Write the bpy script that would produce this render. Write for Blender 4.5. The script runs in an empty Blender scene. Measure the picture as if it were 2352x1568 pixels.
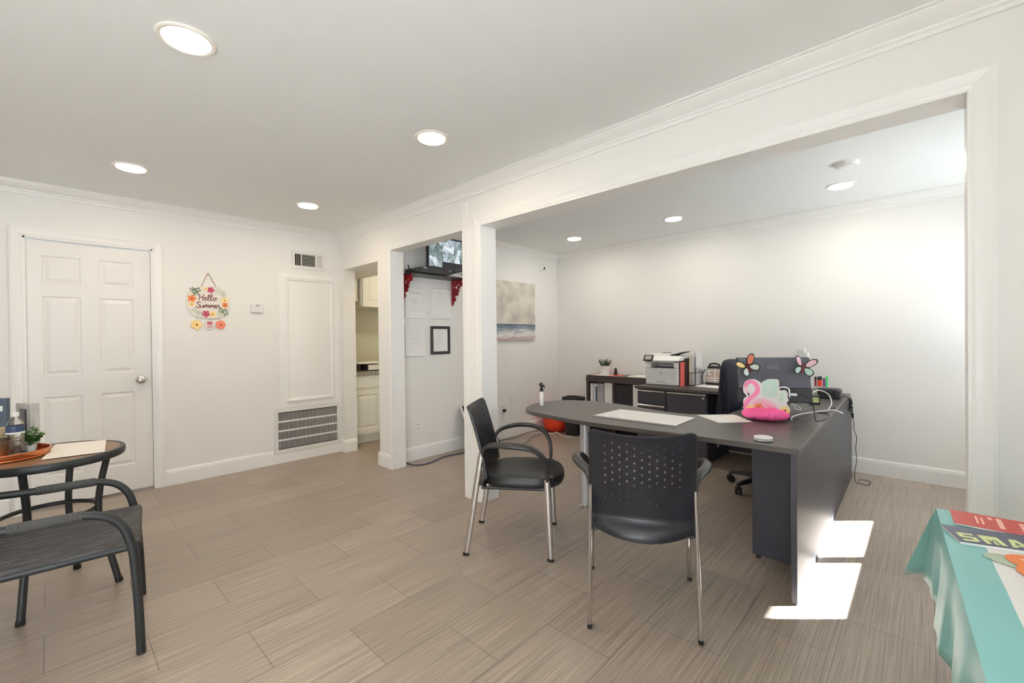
import bpy, bmesh, math, random
from math import pi, sin, cos, radians, sqrt, atan2
from mathutils import Vector, Matrix, Euler
S = bpy.context.scene
COL = S.collection
random.seed(4)

# ------------------------------------------------------------------ camera
cam_d = bpy.data.cameras.new('camera')
cam_d.sensor_width = 36.0
cam_d.lens = 36.0 * 1007.345 / 2352.0
cam_d.clip_start = 0.05
cam = bpy.data.objects.new('camera', cam_d)
COL.objects.link(cam)
CR = Vector((0.6874328, -0.72615374, -0.01170002))
CU = Vector((0.01351208, -0.00331919, 0.9999032))
CF = Vector((0.72612228, 0.68752435, -0.00753013))
M3 = Matrix((CR, CU, -CF)).transposed()
cam.matrix_world = Matrix.Translation((0, 0, 1.243)) @ M3.to_4x4()
S.camera = cam

# ------------------------------------------------------------------ world, sun, daylight, exposure
S.view_settings.view_transform = 'Standard'
S.view_settings.look = 'None'
S.view_settings.exposure = 0.41
S.view_settings.gamma = 1.0
S.view_settings.use_curve_mapping = False
S.cycles.use_denoising = True
S.cycles.max_bounces = 10
S.cycles.diffuse_bounces = 8
S.cycles.glossy_bounces = 5
S.cycles.sample_clamp_indirect = 6.0
S.cycles.caustics_reflective = False
S.cycles.caustics_refractive = False
W = bpy.data.worlds.new('daylight_sky')
S.world = W
W.use_nodes = True
bg = W.node_tree.nodes['Background']
bg.inputs['Color'].default_value = (0.82, 0.91, 1.0, 1)
bg.inputs['Strength'].default_value = 3.2

SUN_EL = radians(33.0)
sd = bpy.data.lights.new('sun', 'SUN')
sd.energy = 78.0
sd.angle = radians(0.5)
sd.color = (0.88, 0.955, 1.0)
sun = bpy.data.objects.new('sun', sd)
COL.objects.link(sun)
sdir = Vector((-0.671 * cos(SUN_EL), 0.741 * cos(SUN_EL), -sin(SUN_EL)))
sun.rotation_euler = sdir.to_track_quat('-Z', 'Y').to_euler()
sun.location = (6, -6, 6)

def portal(name, loc, sx, sz):
    d = bpy.data.lights.new(name, 'AREA')
    d.shape = 'RECTANGLE'
    d.size = sx; d.size_y = sz
    d.cycles.is_portal = True
    o = bpy.data.objects.new(name, d)
    COL.objects.link(o)
    o.location = loc
    o.rotation_euler = (pi / 2, 0, 0)      # faces +Y, into the room
    return o
LAMP_W = 4.2          # warm ceiling downlights of the front room
LAMP_O = 4.2          # ceiling downlights of the office

# ------------------------------------------------------------------ materials
def mat(name, col, rough=0.5, metal=0.0, spec=0.5, bump=None, noise=None, emit=None, trans=0.0, coat=0.0, ior=1.45):
    m = bpy.data.materials.new(name)
    m.use_nodes = True
    nt = m.node_tree
    b = nt.nodes['Principled BSDF']
    b.inputs['Base Color'].default_value = (*col, 1)
    b.inputs['Roughness'].default_value = rough
    b.inputs['Metallic'].default_value = metal
    b.inputs['Specular IOR Level'].default_value = spec
    b.inputs['IOR'].default_value = ior
    b.inputs['Transmission Weight'].default_value = trans
    b.inputs['Coat Weight'].default_value = coat
    if emit:
        b.inputs['Emission Color'].default_value = (*emit[0], 1)
        b.inputs['Emission Strength'].default_value = emit[1]
    tc = nt.nodes.new('ShaderNodeTexCoord')
    if noise:                    # (scale, second colour, lo, hi, stretch)
        n = nt.nodes.new('ShaderNodeTexNoise')
        mp = nt.nodes.new('ShaderNodeMapping')
        st = noise[4] if len(noise) > 4 else (1, 1, 1)
        mp.inputs['Scale'].default_value = st
        n.inputs['Scale'].default_value = noise[0]
        n.inputs['Detail'].default_value = 4
        r = nt.nodes.new('ShaderNodeMapRange')
        r.inputs['From Min'].default_value = noise[2]; r.inputs['From Max'].default_value = noise[3]
        mx = nt.nodes.new('ShaderNodeMix'); mx.data_type = 'RGBA'
        mx.inputs['A'].default_value = (*col, 1); mx.inputs['B'].default_value = (*noise[1], 1)
        nt.links.new(tc.outputs['Object'], mp.inputs['Vector'])
        nt.links.new(mp.outputs['Vector'], n.inputs['Vector'])
        nt.links.new(n.outputs['Fac'], r.inputs['Value'])
        nt.links.new(r.outputs['Result'], mx.inputs['Factor'])
        nt.links.new(mx.outputs['Result'], b.inputs['Base Color'])
    if bump:
        n2 = nt.nodes.new('ShaderNodeTexNoise')
        n2.inputs['Scale'].default_value = bump[0]
        n2.inputs['Detail'].default_value = 3
        bp = nt.nodes.new('ShaderNodeBump')
        bp.inputs['Strength'].default_value = bump[1]
        bp.inputs['Distance'].default_value = 0.002
        nt.links.new(tc.outputs['Object'], n2.inputs['Vector'])
        nt.links.new(n2.outputs['Fac'], bp.inputs['Height'])
        nt.links.new(bp.outputs['Normal'], b.inputs['Normal'])
    return m

M = {}
M['wall'] = mat('wall_paint', (0.80, 0.79, 0.77), 0.55, spec=0.3, bump=(90, 0.25))
M['ceil'] = mat('ceiling_paint', (0.83, 0.845, 0.845), 0.8, spec=0.2, bump=(60, 0.3))
M['trim'] = mat('trim_gloss_white', (0.84, 0.835, 0.82), 0.28)
M['door'] = mat('door_white', (0.80, 0.79, 0.77), 0.33)
M['kwall'] = mat('kitchen_wall_olive', (0.62, 0.60, 0.47), 0.6)
M['kcab'] = mat('kitchen_cabinet_white', (0.80, 0.79, 0.72), 0.35)
M['counter'] = mat('speckled_counter', (0.42, 0.38, 0.33), 0.25, noise=(160, (0.16, 0.12, 0.09), 0.45, 0.62))
M['lam'] = mat('dark_espresso_laminate', (0.023, 0.022, 0.034), 0.42, spec=0.75, noise=(14, (0.034, 0.032, 0.044), 0.35, 0.7, (1, 14, 14)))
M['lamtop'] = mat('dark_desk_top_laminate', (0.062, 0.053, 0.049), 0.34, noise=(10, (0.080, 0.069, 0.064), 0.35, 0.7, (3, 14, 14)))
M['esp'] = mat('espresso_wood', (0.050, 0.036, 0.034), 0.38)
M['blk'] = mat('black_plastic', (0.016, 0.016, 0.019), 0.38)
M['arm'] = mat('lifted_black_arm_plastic', (0.030, 0.029, 0.029), 0.36)  # black plastic, base lifted for the daylight reflected on the arms
M['blkm'] = mat('black_matte_plastic', (0.022, 0.022, 0.025), 0.6)
M['chair'] = mat('black_chair_shell', (0.014, 0.014, 0.019), 0.34, bump=(350, 0.15))
M['vinyl'] = mat('black_vinyl_seat', (0.014, 0.014, 0.015), 0.42, bump=(220, 0.3))
M['chrome'] = mat('chrome', (0.74, 0.73, 0.72), 0.13, metal=1)
M['nick'] = mat('brushed_nickel', (0.62, 0.60, 0.58), 0.28, metal=1)
M['silver'] = mat('silver_paint', (0.62, 0.62, 0.64), 0.35, metal=0.35)
M['white'] = mat('white_plastic', (0.82, 0.82, 0.81), 0.35)
M['off'] = mat('offwhite_plastic', (0.74, 0.73, 0.71), 0.4)
M['paper'] = mat('white_paper', (0.84, 0.83, 0.82), 0.75)
M['cream'] = mat('cream_paper', (0.84, 0.79, 0.72), 0.75)
M['ink'] = mat('grey_ink', (0.38, 0.38, 0.39), 0.8)
M['inkl'] = mat('pale_grey_ink', (0.60, 0.60, 0.61), 0.8)
M['dark'] = mat('dark_recess', (0.02, 0.018, 0.016), 0.8)
M['red'] = mat('glossy_dark_red', (0.24, 0.005, 0.009), 0.3)
M['bright'] = mat('bright_orange_red', (0.80, 0.055, 0.022), 0.35)
M['fold'] = mat('coral_red_card', (0.70, 0.13, 0.11), 0.6)
M['brownfold'] = mat('dark_maroon_card', (0.05, 0.018, 0.014), 0.6)
M['yel'] = mat('yellow_card', (0.75, 0.55, 0.20), 0.6)
M['wicker'] = mat('charcoal_wicker_strap', (0.026, 0.023, 0.022), 0.5, noise=(22, (0.105, 0.095, 0.088), 0.42, 0.72, (9, .5, 9)))
M['wrap'] = mat('grey_wicker_wrap', (0.06, 0.06, 0.061), 0.45)
M['iron'] = mat('charcoal_metal_tube', (0.018, 0.020, 0.021), 0.42)
M['slatwood'] = mat('brown_table_wood', (0.16, 0.075, 0.038), 0.4, noise=(8, (0.24, 0.12, 0.06), 0.3, 0.7, (2, 30, 2)))
M['copper'] = mat('hammered_copper', (0.62, 0.22, 0.09), 0.24, metal=1)
M['bronze'] = mat('dark_bronze', (0.20, 0.15, 0.10), 0.35, metal=0.9)
M['leaf'] = mat('leaf_green', (0.05, 0.13, 0.025), 0.5)
M['leafg'] = mat('grey_green_leaf', (0.16, 0.19, 0.12), 0.6, noise=(60, (0.42, 0.42, 0.34), 0.5, 0.75))
M['stem'] = mat('stem_brown', (0.10, 0.07, 0.03), 0.7)
M['navy'] = mat('navy_print', (0.035, 0.06, 0.13), 0.4)
M['navyl'] = mat('slate_blue_card', (0.075, 0.095, 0.13), 0.5)
M['tan'] = mat('tan_rope', (0.52, 0.42, 0.28), 0.8, noise=(40, (0.36, 0.27, 0.16), 0.35, 0.65, (1, 1, 6)))
M['greywood'] = mat('weathered_grey_wood', (0.42, 0.40, 0.39), 0.7, noise=(12, (0.62, 0.60, 0.58), 0.35, 0.7, (8, 8, 1)))
M['clear'] = mat('clear_bottle', (0.93, 0.95, 0.96), 0.06, trans=0.92, ior=1.2)
M['rope'] = mat('jute_rope', (0.34, 0.22, 0.12), 0.85)
M['cordb'] = mat('black_cord', (0.015, 0.015, 0.016), 0.5)
M['cordp'] = mat('dark_violet_cord', (0.05, 0.04, 0.08), 0.5)
M['cordg'] = mat('grey_brown_cord', (0.16, 0.13, 0.11), 0.5)
M['cordw'] = mat('white_cable', (0.82, 0.82, 0.81), 0.45)
M['pink'] = mat('flamingo_pink', (0.86, 0.24, 0.44), 0.5)
M['pinkl'] = mat('pale_pink', (0.88, 0.56, 0.64), 0.5)
M['hot'] = mat('hot_pink_tissue', (0.90, 0.13, 0.36), 0.6)
M['mint'] = mat('mint_leaf_print', (0.55, 0.76, 0.66), 0.5)
M['mintl'] = mat('pale_mint_print', (0.76, 0.87, 0.79), 0.5)
M['pgreen'] = mat('pale_sage_print', (0.44, 0.52, 0.40), 0.6)
M['dgreen'] = mat('deep_green_print', (0.08, 0.16, 0.07), 0.6)
M['fy'] = mat('yellow_flower_print', (0.86, 0.62, 0.26), 0.55)
M['fo'] = mat('orange_flower_print', (0.72, 0.20, 0.055), 0.55)
M['fm'] = mat('magenta_flower_print', (0.52, 0.085, 0.16), 0.55)
M['fc'] = mat('coral_flower_print', (0.74, 0.22, 0.13), 0.55)
M['fcore'] = mat('flower_centre_print', (0.25, 0.04, 0.02), 0.6)
M['maroon'] = mat('maroon_lettering', (0.13, 0.022, 0.028), 0.6)
M['signw'] = mat('whitewashed_board', (0.78, 0.73, 0.66), 0.6, noise=(3, (0.70, 0.66, 0.60), 0.4, 0.6, (1, 1, 40)))
M['teal'] = mat('teal_tablecloth', (0.195, 0.46, 0.45), 0.36, noise=(2.2, (0.235, 0.52, 0.505), 0.35, 0.65))
M['tealunder'] = mat('tablecloth_underside', (0.12, 0.36, 0.40), 0.5)
M['clothw'] = mat('white_tablecloth_print', (0.84, 0.83, 0.81), 0.4)
M['magred'] = mat('red_brochure_cover', (0.48, 0.045, 0.03), 0.4)
M['magnavy'] = mat('slate_navy_magazine_cover', (0.055, 0.062, 0.115), 0.36, noise=(5, (0.16, 0.19, 0.22), 0.45, 0.7))
M['lime'] = mat('pale_lime_lettering', (0.66, 0.72, 0.33), 0.4)
M['salmon'] = mat('pale_salmon_ink', (0.86, 0.50, 0.42), 0.5)
M['jacket'] = mat('midnight_blue_fabric', (0.0085, 0.0085, 0.018), 0.6, spec=0.25, bump=(120, 0.4))
M['mongl'] = mat('monitor_back_painted_sheen', (0.125, 0.130, 0.155), 0.26)  # lightened blue-grey, the window's reflection is put into the colour
M['monlo'] = mat('dark_monitor_base', (0.042, 0.044, 0.047), 0.5)
M['logo'] = mat('chrome_logo', (0.55, 0.56, 0.60), 0.25, metal=0.8)
M['printer'] = mat('printer_light_grey', (0.70, 0.70, 0.69), 0.4)
M['printerw'] = mat('printer_white', (0.80, 0.80, 0.79), 0.35)
M['screen'] = mat('small_dark_screen', (0.05, 0.055, 0.06), 0.15)
M['green'] = mat('green_marker', (0.05, 0.62, 0.16), 0.35)
M['purple'] = mat('purple_marker', (0.20, 0.04, 0.26), 0.35)
M['rubber'] = mat('black_rubber', (0.012, 0.012, 0.012), 0.7)
M['ext'] = mat('outside_concrete', (0.60, 0.595, 0.58), 0.9)
M['soffit'] = mat('sun_cutoff_white', (0.75, 0.75, 0.73), 0.8)  # white of the added slab that blocks the sun
M['lampface'] = mat('lit_lamp_lens', (1, 1, 1), 0.5, emit=((1.0, 0.93, 0.83), 9.0))
M['lamprim'] = mat('lamp_trim_ring', (0.84, 0.80, 0.75), 0.4)

def floor_material():
    m = bpy.data.materials.new('wood_look_floor_tile')
    m.use_nodes = True
    nt = m.node_tree; L = nt.links.new; N = nt.nodes.new
    b = nt.nodes['Principled BSDF']
    tc = N('ShaderNodeTexCoord')
    mp = N('ShaderNodeMapping'); mp.inputs['Location'].default_value = (-0.271, -3.03, 0)
    L(tc.outputs['Object'], mp.inputs['Vector'])
    br = N('ShaderNodeTexBrick')
    br.inputs['Scale'].default_value = 1.0
    br.inputs['Brick Width'].default_value = 0.602
    br.inputs['Row Height'].default_value = 0.305
    br.inputs['Mortar Size'].default_value = 0.0022
    br.inputs['Mortar Smooth'].default_value = 0.1
    br.offset = 0.5
    br.inputs['Color1'].default_value = (0.288, 0.229, 0.184, 1)
    br.inputs['Color2'].default_value = (0.340, 0.274, 0.222, 1)
    br.inputs['Mortar'].default_value = (0.19, 0.152, 0.124, 1)
    L(mp.outputs['Vector'], br.inputs['Vector'])
    m2 = N('ShaderNodeMapping'); m2.inputs['Scale'].default_value = (1.3, 95, 1)
    L(tc.outputs['Object'], m2.inputs['Vector'])
    n = N('ShaderNodeTexNoise'); n.inputs['Scale'].default_value = 1.6; n.inputs['Detail'].default_value = 6; n.inputs['Roughness'].default_value = 0.62
    L(m2.outputs['Vector'], n.inputs['Vector'])
    r = N('ShaderNodeMapRange'); r.inputs['From Min'].default_value = 0.32; r.inputs['From Max'].default_value = 0.68
    r.inputs['To Min'].default_value = 0.62; r.inputs['To Max'].default_value = 1.34
    L(n.outputs['Fac'], r.inputs['Value'])
    mul = N('ShaderNodeMix'); mul.data_type = 'RGBA'; mul.blend_type = 'MULTIPLY'; mul.inputs['Factor'].default_value = 1
    L(br.outputs['Color'], mul.inputs['A']); L(r.outputs['Result'], mul.inputs['B'])
    L(mul.outputs['Result'], b.inputs['Base Color'])
    rr = N('ShaderNodeMapRange'); rr.inputs['From Min'].default_value = 0.3; rr.inputs['From Max'].default_value = 0.7
    rr.inputs['To Min'].default_value = 0.30; rr.inputs['To Max'].default_value = 0.44
    L(n.outputs['Fac'], rr.inputs['Value']); L(rr.outputs['Result'], b.inputs['Roughness'])
    b.inputs['Specular IOR Level'].default_value = 0.6
    mixh = N('ShaderNodeMath'); mixh.operation = 'MULTIPLY_ADD'
    mixh.inputs[1].default_value = -1.0; mixh.inputs[2].default_value = 0.0
    L(br.outputs['Fac'], mixh.inputs[0])
    ad = N('ShaderNodeMath'); ad.operation = 'MULTIPLY_ADD'; ad.inputs[1].default_value = 0.25
    L(n.outputs['Fac'], ad.inputs[0]); L(mixh.outputs[0], ad.inputs[2])
    bp = N('ShaderNodeBump'); bp.inputs['Strength'].default_value = 0.35; bp.inputs['Distance'].default_value = 0.0012
    L(ad.outputs[0], bp.inputs['Height']); L(bp.outputs['Normal'], b.inputs['Normal'])
    return m
M['floor'] = floor_material()

def painting_material():
    m = bpy.data.materials.new('seascape_paint')
    m.use_nodes = True
    nt = m.node_tree; L = nt.links.new; N = nt.nodes.new
    b = nt.nodes['Principled BSDF']; b.inputs['Roughness'].default_value = 0.7
    tc = N('ShaderNodeTexCoord'); sp = N('ShaderNodeSeparateXYZ')
    L(tc.outputs['Object'], sp.inputs['Vector'])
    n = N('ShaderNodeTexNoise'); n.inputs['Scale'].default_value = 5; n.inputs['Detail'].default_value = 6
    L(tc.outputs['Object'], n.inputs['Vector'])
    sky = N('ShaderNodeValToRGB')
    e = sky.color_ramp.elements
    e[0].position = 0.36; e[0].color = (0.42, 0.39, 0.34, 1)
    e[1].position = 0.62; e[1].color = (0.66, 0.61, 0.54, 1)
    L(n.outputs['Fac'], sky.inputs['Fac'])
    mp = N('ShaderNodeMapping'); mp.inputs['Scale'].default_value = (3, 1, 26)
    L(tc.outputs['Object'], mp.inputs['Vector'])
    n2 = N('ShaderNodeTexNoise'); n2.inputs['Scale'].default_value = 1.4; n2.inputs['Detail'].default_value = 6; n2.inputs['Distortion'].default_value = 0.8
    L(mp.outputs['Vector'], n2.inputs['Vector'])
    hgt = N('ShaderNodeMapRange')                     # height in the sea band, 0 at shore, 1 at horizon
    hgt.inputs['From Min'].default_value = 0.0; hgt.inputs['From Max'].default_value = 0.207
    L(sp.outputs['Z'], hgt.inputs['Value'])
    mm = N('ShaderNodeMath'); mm.operation = 'MULTIPLY_ADD'; mm.inputs[1].default_value = 1.0; mm.inputs[2].default_value = -0.48
    L(n2.outputs['Fac'], mm.inputs[0])
    ad = N('ShaderNodeMath'); ad.operation = 'ADD'
    L(hgt.outputs['Result'], ad.inputs[0]); L(mm.outputs[0], ad.inputs[1])
    sea = N('ShaderNodeValToRGB')
    cr = sea.color_ramp
    cr.elements[0].position = 0.0; cr.elements[0].color = (0.50, 0.39, 0.36, 1)
    cr.elements[1].position = 1.0; cr.elements[1].color = (0.085, 0.11, 0.16, 1)
    for p, c in ((0.22, (0.46, 0.37, 0.36)), (0.30, (0.82, 0.80, 0.77)), (0.40, (0.45, 0.44, 0.44)), (0.5, (0.76, 0.75, 0.72)), (0.62, (0.33, 0.37, 0.39)), (0.8, (0.19, 0.24, 0.29))):
        x = cr.elements.new(p); x.color = (*c, 1)
    L(ad.outputs[0], sea.inputs['Fac'])
    gt = N('ShaderNodeMath'); gt.operation = 'GREATER_THAN'; gt.inputs[1].default_value = 0.207
    L(sp.outputs['Z'], gt.inputs[0])
    mx = N('ShaderNodeMix'); mx.data_type = 'RGBA'
    L(gt.outputs[0], mx.inputs['Factor']); L(sea.outputs['Color'], mx.inputs['A']); L(sky.outputs['Color'], mx.inputs['B'])
    L(mx.outputs['Result'], b.inputs['Base Color'])
    return m
M['sea'] = painting_material()

def cctv_material():
    m = bpy.data.materials.new('security_feed_screen')
    m.use_nodes = True
    nt = m.node_tree; L = nt.links.new; N = nt.nodes.new
    b = nt.nodes['Principled BSDF']; b.inputs['Base Color'].default_value = (0.02, 0.02, 0.02, 1); b.inputs['Roughness'].default_value = 0.25
    tc = N('ShaderNodeTexCoord')
    v = N('ShaderNodeTexVoronoi'); v.inputs['Scale'].default_value = 14
    n = N('ShaderNodeTexNoise'); n.inputs['Scale'].default_value = 9; n.inputs['Detail'].default_value = 5; n.inputs['Distortion'].default_value = 1.5
    L(tc.outputs['Object'], n.inputs['Vector']); L(tc.outputs['Object'], v.inputs['Vector'])
    sc = N('ShaderNodeSeparateColor'); L(v.outputs['Color'], sc.inputs['Color'])
    ad = N('ShaderNodeMath'); ad.operation = 'MULTIPLY_ADD'; ad.inputs[1].default_value = 0.45
    L(sc.outputs['Red'], ad.inputs[0]); L(n.outputs['Fac'], ad.inputs[2])
    r = N('ShaderNodeValToRGB'); cr = r.color_ramp
    cr.elements[0].position = 0.40; cr.elements[0].color = (0.05, 0.08, 0.07, 1)
    cr.elements[1].position = 0.95; cr.elements[1].color = (0.72, 0.80, 0.82, 1)
    x = cr.elements.new(0.58); x.color = (0.16, 0.24, 0.22, 1)
    x = cr.elements.new(0.72); x.color = (0.36, 0.42, 0.50, 1)
    L(ad.outputs[0], r.inputs['Fac']); L(r.outputs['Color'], b.inputs['Emission Color'])
    b.inputs['Emission Strength'].default_value = 0.85
    return m
M['cctv'] = cctv_material()

def plaid_material():
    m = bpy.data.materials.new('plaid_fabric')
    m.use_nodes = True
    nt = m.node_tree; L = nt.links.new; N = nt.nodes.new
    b = nt.nodes['Principled BSDF']; b.inputs['Roughness'].default_value = 0.6
    tc = N('ShaderNodeTexCoord'); sp = N('ShaderNodeSeparateXYZ'); L(tc.outputs['Object'], sp.inputs['Vector'])
    def band(out, period, lo, phase=0.0):
        a = N('ShaderNodeMath'); a.operation = 'ADD'; a.inputs[1].default_value = phase; L(out, a.inputs[0])
        w = N('ShaderNodeMath'); w.operation = 'PINGPONG'; w.inputs[1].default_value = period; L(a.outputs[0], w.inputs[0])
        g = N('ShaderNodeMath'); g.operation = 'LESS_THAN'; g.inputs[1].default_value = lo; L(w.outputs[0], g.inputs[0])
        return g.outputs[0]
    def mix(c, fac, colr):
        mx = N('ShaderNodeMix'); mx.data_type = 'RGBA'
        if isinstance(c, tuple): mx.inputs['A'].default_value = (*c, 1)
        else: L(c, mx.inputs['A'])
        mx.inputs['B'].default_value = (*colr, 1); L(fac, mx.inputs['Factor'])
        return mx.outputs['Result']
    c = mix((0.62, 0.50, 0.44), band(sp.outputs['Y'], 0.006, 0.0022), (0.26, 0.19, 0.17))
    c = mix(c, band(sp.outputs['Z'], 0.006, 0.002), (0.36, 0.28, 0.25))
    c = mix(c, band(sp.outputs['Z'], 0.05, 0.012, 0.038), (0.80, 0.76, 0.70))
    c = mix(c, band(sp.outputs['Z'], 0.05, 0.0035, 0.038), (0.04, 0.03, 0.03))
    c = mix(c, band(sp.outputs['Y'], 0.05, 0.004, 0.02), (0.82, 0.78, 0.72))
    L(c, b.inputs['Base Color'])
    return m
M['plaid'] = plaid_material()

# ------------------------------------------------------------------ mesh kit
class MB:
    def __init__(s): s.bm = bmesh.new()
    def v(s, *p): return s.bm.verts.new(p)
    def face(s, vs):
        try: return s.bm.faces.new(vs)
        except ValueError: return None
    def box(s, x0, x1, y0, y1, z0, z1):
        P = [s.v(x, y, z) for z in (z0, z1) for y in (y0, y1) for x in (x0, x1)]
        for f in ((0, 2, 3, 1), (4, 5, 7, 6), (0, 1, 5, 4), (2, 6, 7, 3), (0, 4, 6, 2), (1, 3, 7, 5)):
            s.face([P[i] for i in f])
        return s
    def obox(s, c, ax, ay, az, hx, hy, hz):
        c = Vector(c); ax = Vector(ax).normalized(); ay = Vector(ay).normalized(); az = Vector(az).normalized()
        P = [s.bm.verts.new(c + ax * (hx * i) + ay * (hy * j) + az * (hz * k)) for k in (-1, 1) for j in (-1, 1) for i in (-1, 1)]
        for f in ((0, 2, 3, 1), (4, 5, 7, 6), (0, 1, 5, 4), (2, 6, 7, 3), (0, 4, 6, 2), (1, 3, 7, 5)):
            s.face([P[i] for i in f])
        return s
    def rings(s, rs, cap=True, closed=False):
        R = [[s.bm.verts.new(p) for p in r] for r in rs]
        n = len(R[0]); k = len(R)
        for i in range(k if closed else k - 1):
            a, b = R[i], R[(i + 1) % k]
            for j in range(n):
                s.face([a[j], a[(j + 1) % n], b[(j + 1) % n], b[j]])
        if cap and not closed:
            s.face(R[0][::-1]); s.face(R[-1])
        return s
    def tube(s, pts, r, seg=12, closed=False, up=None, rr=None):
        """sweep a circle (r) or an oval (ra along 'up'-side, rb) along pts; rr = per point radius factor"""
        P = [Vector(p) for p in pts]; n = len(P)
        ra, rb = (r if isinstance(r, tuple) else (r, r))
        T = []
        for i in range(n):
            if closed: d = P[(i + 1) % n] - P[i - 1]
            else: d = P[min(i + 1, n - 1)] - P[max(i - 1, 0)]
            T.append(d.normalized())
        u = Vector(up) if up else (Vector((0, 0, 1)) if abs(T[0].z) < 0.9 else Vector((1, 0, 0)))
        rs = []
        for i in range(n):
            u = (u - T[i] * u.dot(T[i]))
            u = u.normalized() if u.length > 1e-6 else T[i].orthogonal().normalized()
            w = T[i].cross(u)
            f = rr[i] if rr else 1.0
            rs.append([P[i] + u * (ra * f * cos(2 * pi * k / seg)) + w * (rb * f * sin(2 * pi * k / seg)) for k in range(seg)])
        return s.rings(rs, closed=closed)
    def lathe(s, prof, c=(0, 0, 0), seg=32, caps=True):
        rs = []
        for r, z in prof:
            rs.append([Vector((c[0] + r * cos(2 * pi * k / seg), c[1] + r * sin(2 * pi * k / seg), c[2] + z)) for k in range(seg)])
        return s.rings(rs, cap=caps)
    def cyl(s, c, r, h, seg=24): return s.lathe([(r, 0), (r, h)], c, seg)
    def prism(s, outline, z0, z1):
        return s.rings([[Vector((x, y, z0)) for x, y in outline], [Vector((x, y, z1)) for x, y in outline]])
    def plate(s, outline, o, ax, ay, th):
        """extrude a 2D outline lying in the plane (o; ax, ay) by th along ax x ay"""
        o = Vector(o); ax = Vector(ax); ay = Vector(ay); n = ax.cross(ay).normalized()
        return s.rings([[o + ax * x + ay * y for x, y in outline], [o + ax * x + ay * y + n * th for x, y in outline]])
    def sphere(s, c, r, seg=16, sc=(1, 1, 1)):
        k = max(6, seg // 2)
        rs = [[Vector((c[0] + r * sc[0] * sin(a) * cos(2 * pi * j / seg), c[1] + r * sc[1] * sin(a) * sin(2 * pi * j / seg), c[2] + r * sc[2] * cos(a))) for j in range(seg)]
              for a in [pi - (i + 0.25) * pi / (k + 0.0) * (k / (k - 0.5)) if False else pi - (0.04 + (pi - 0.08) / pi * (i * pi / (k - 1))) for i in range(k)]]
        return s.rings(rs)
    def build(s, name, m, parent=None, smooth=40, bevel=0.0, mats=None):
        bmesh.ops.recalc_face_normals(s.bm, faces=s.bm.faces[:])
        me = bpy.data.meshes.new(name)
        if smooth:
            for f in s.bm.faces: f.smooth = True
        s.bm.to_mesh(me); s.bm.free()
        if smooth: me.set_sharp_from_angle(angle=radians(smooth))
        me.materials.append(m)
        for x in (mats or []): me.materials.append(x)
        o = bpy.data.objects.new(name, me)
        COL.objects.link(o)
        if parent: o.parent = parent
        if bevel:
            b = o.modifiers.new('edge', 'BEVEL'); b.width = bevel; b.segments = 2; b.limit_method = 'ANGLE'; b.angle_limit = radians(40)
            b.harden_normals = False
        return o

def smooth_path(pts, n=6, closed=False):
    P = [Vector(p) for p in pts]; out = []
    k = len(P)
    rng = range(k if closed else k - 1)
    for i in rng:
        if closed: a, b, c, d = P[i - 1], P[i], P[(i + 1) % k], P[(i + 2) % k]
        else: a, b, c, d = P[max(i - 1, 0)], P[i], P[i + 1], P[min(i + 2, k - 1)]
        for j in range(n):
            t = j / n
            out.append(0.5 * ((2 * b) + (c - a) * t + (2 * a - 5 * b + 4 * c - d) * t * t + (3 * b - a - 3 * c + d) * t ** 3))
    if not closed: out.append(P[-1])
    return out

def tag(o, label, cat, group=None, kind=None):
    if label: o['label'] = label
    if cat: o['category'] = cat
    if group: o['group'] = group
    if kind: o['kind'] = kind
    return o
def thing(name, label, cat, loc=(0, 0, 0), rotz=0.0, group=None):
    o = bpy.data.objects.new(name, None)
    o.empty_display_size = 0.05
    COL.objects.link(o)
    o.location = loc; o.rotation_euler = (0, 0, rotz)
    return tag(o, label, cat, group)
def struct(o): o['kind'] = 'structure'; return o
def copy_tree(o, parent=None):
    c = o.copy(); COL.objects.link(c)
    if parent: c.parent = parent
    for ch in list(o.children): copy_tree(ch, c)
    return c
def text_mesh(name, body, size, m, loc, ax, ay, parent=None, extrude=0.0004, shear=0.0, align='CENTER', bold=0.0):
    """flat lettering built as a mesh; ax = reading direction, ay = up direction of the letters"""
    cu = bpy.data.curves.new(name, 'FONT'); cu.body = body; cu.size = size; cu.extrude = extrude; cu.shear = shear; cu.offset = bold
    cu.align_x = align; cu.align_y = 'CENTER'
    t = bpy.data.objects.new(name, cu); COL.objects.link(t)
    dg = bpy.context.evaluated_depsgraph_get()
    me = bpy.data.meshes.new_from_object(t.evaluated_get(dg))
    bpy.data.objects.remove(t); bpy.data.curves.remove(cu)
    ax = Vector(ax).normalized(); ay = Vector(ay).normalized(); az = ax.cross(ay)
    mt = Matrix((ax, ay, az)).transposed().to_4x4(); mt.translation = Vector(loc)
    me.transform(mt)
    me.materials.clear(); me.materials.append(m)
    o = bpy.data.objects.new(name, me); COL.objects.link(o)
    if parent: o.parent = parent
    return o
def rrect(x0, x1, y0, y1, r, n=4):
    out = []
    for cx, cy, a0 in ((x1 - r, y1 - r, 0), (x0 + r, y1 - r, pi / 2), (x0 + r, y0 + r, pi), (x1 - r, y0 + r, 3 * pi / 2)):
        for i in range(n + 1):
            a = a0 + i * pi / 2 / n
            out.append((cx + r * cos(a), cy + r * sin(a)))
    return out
def flower_outline(r, petals=5, n=60, depth=0.28, ph=0.0):
    return [(r * (1 - depth + depth * abs(cos(petals * (2 * pi * i / n) / 2 + ph))) * cos(2 * pi * i / n), r * (1 - depth + depth * abs(cos(petals * (2 * pi * i / n) / 2 + ph))) * sin(2 * pi * i / n)) for i in range(n)]

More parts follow.
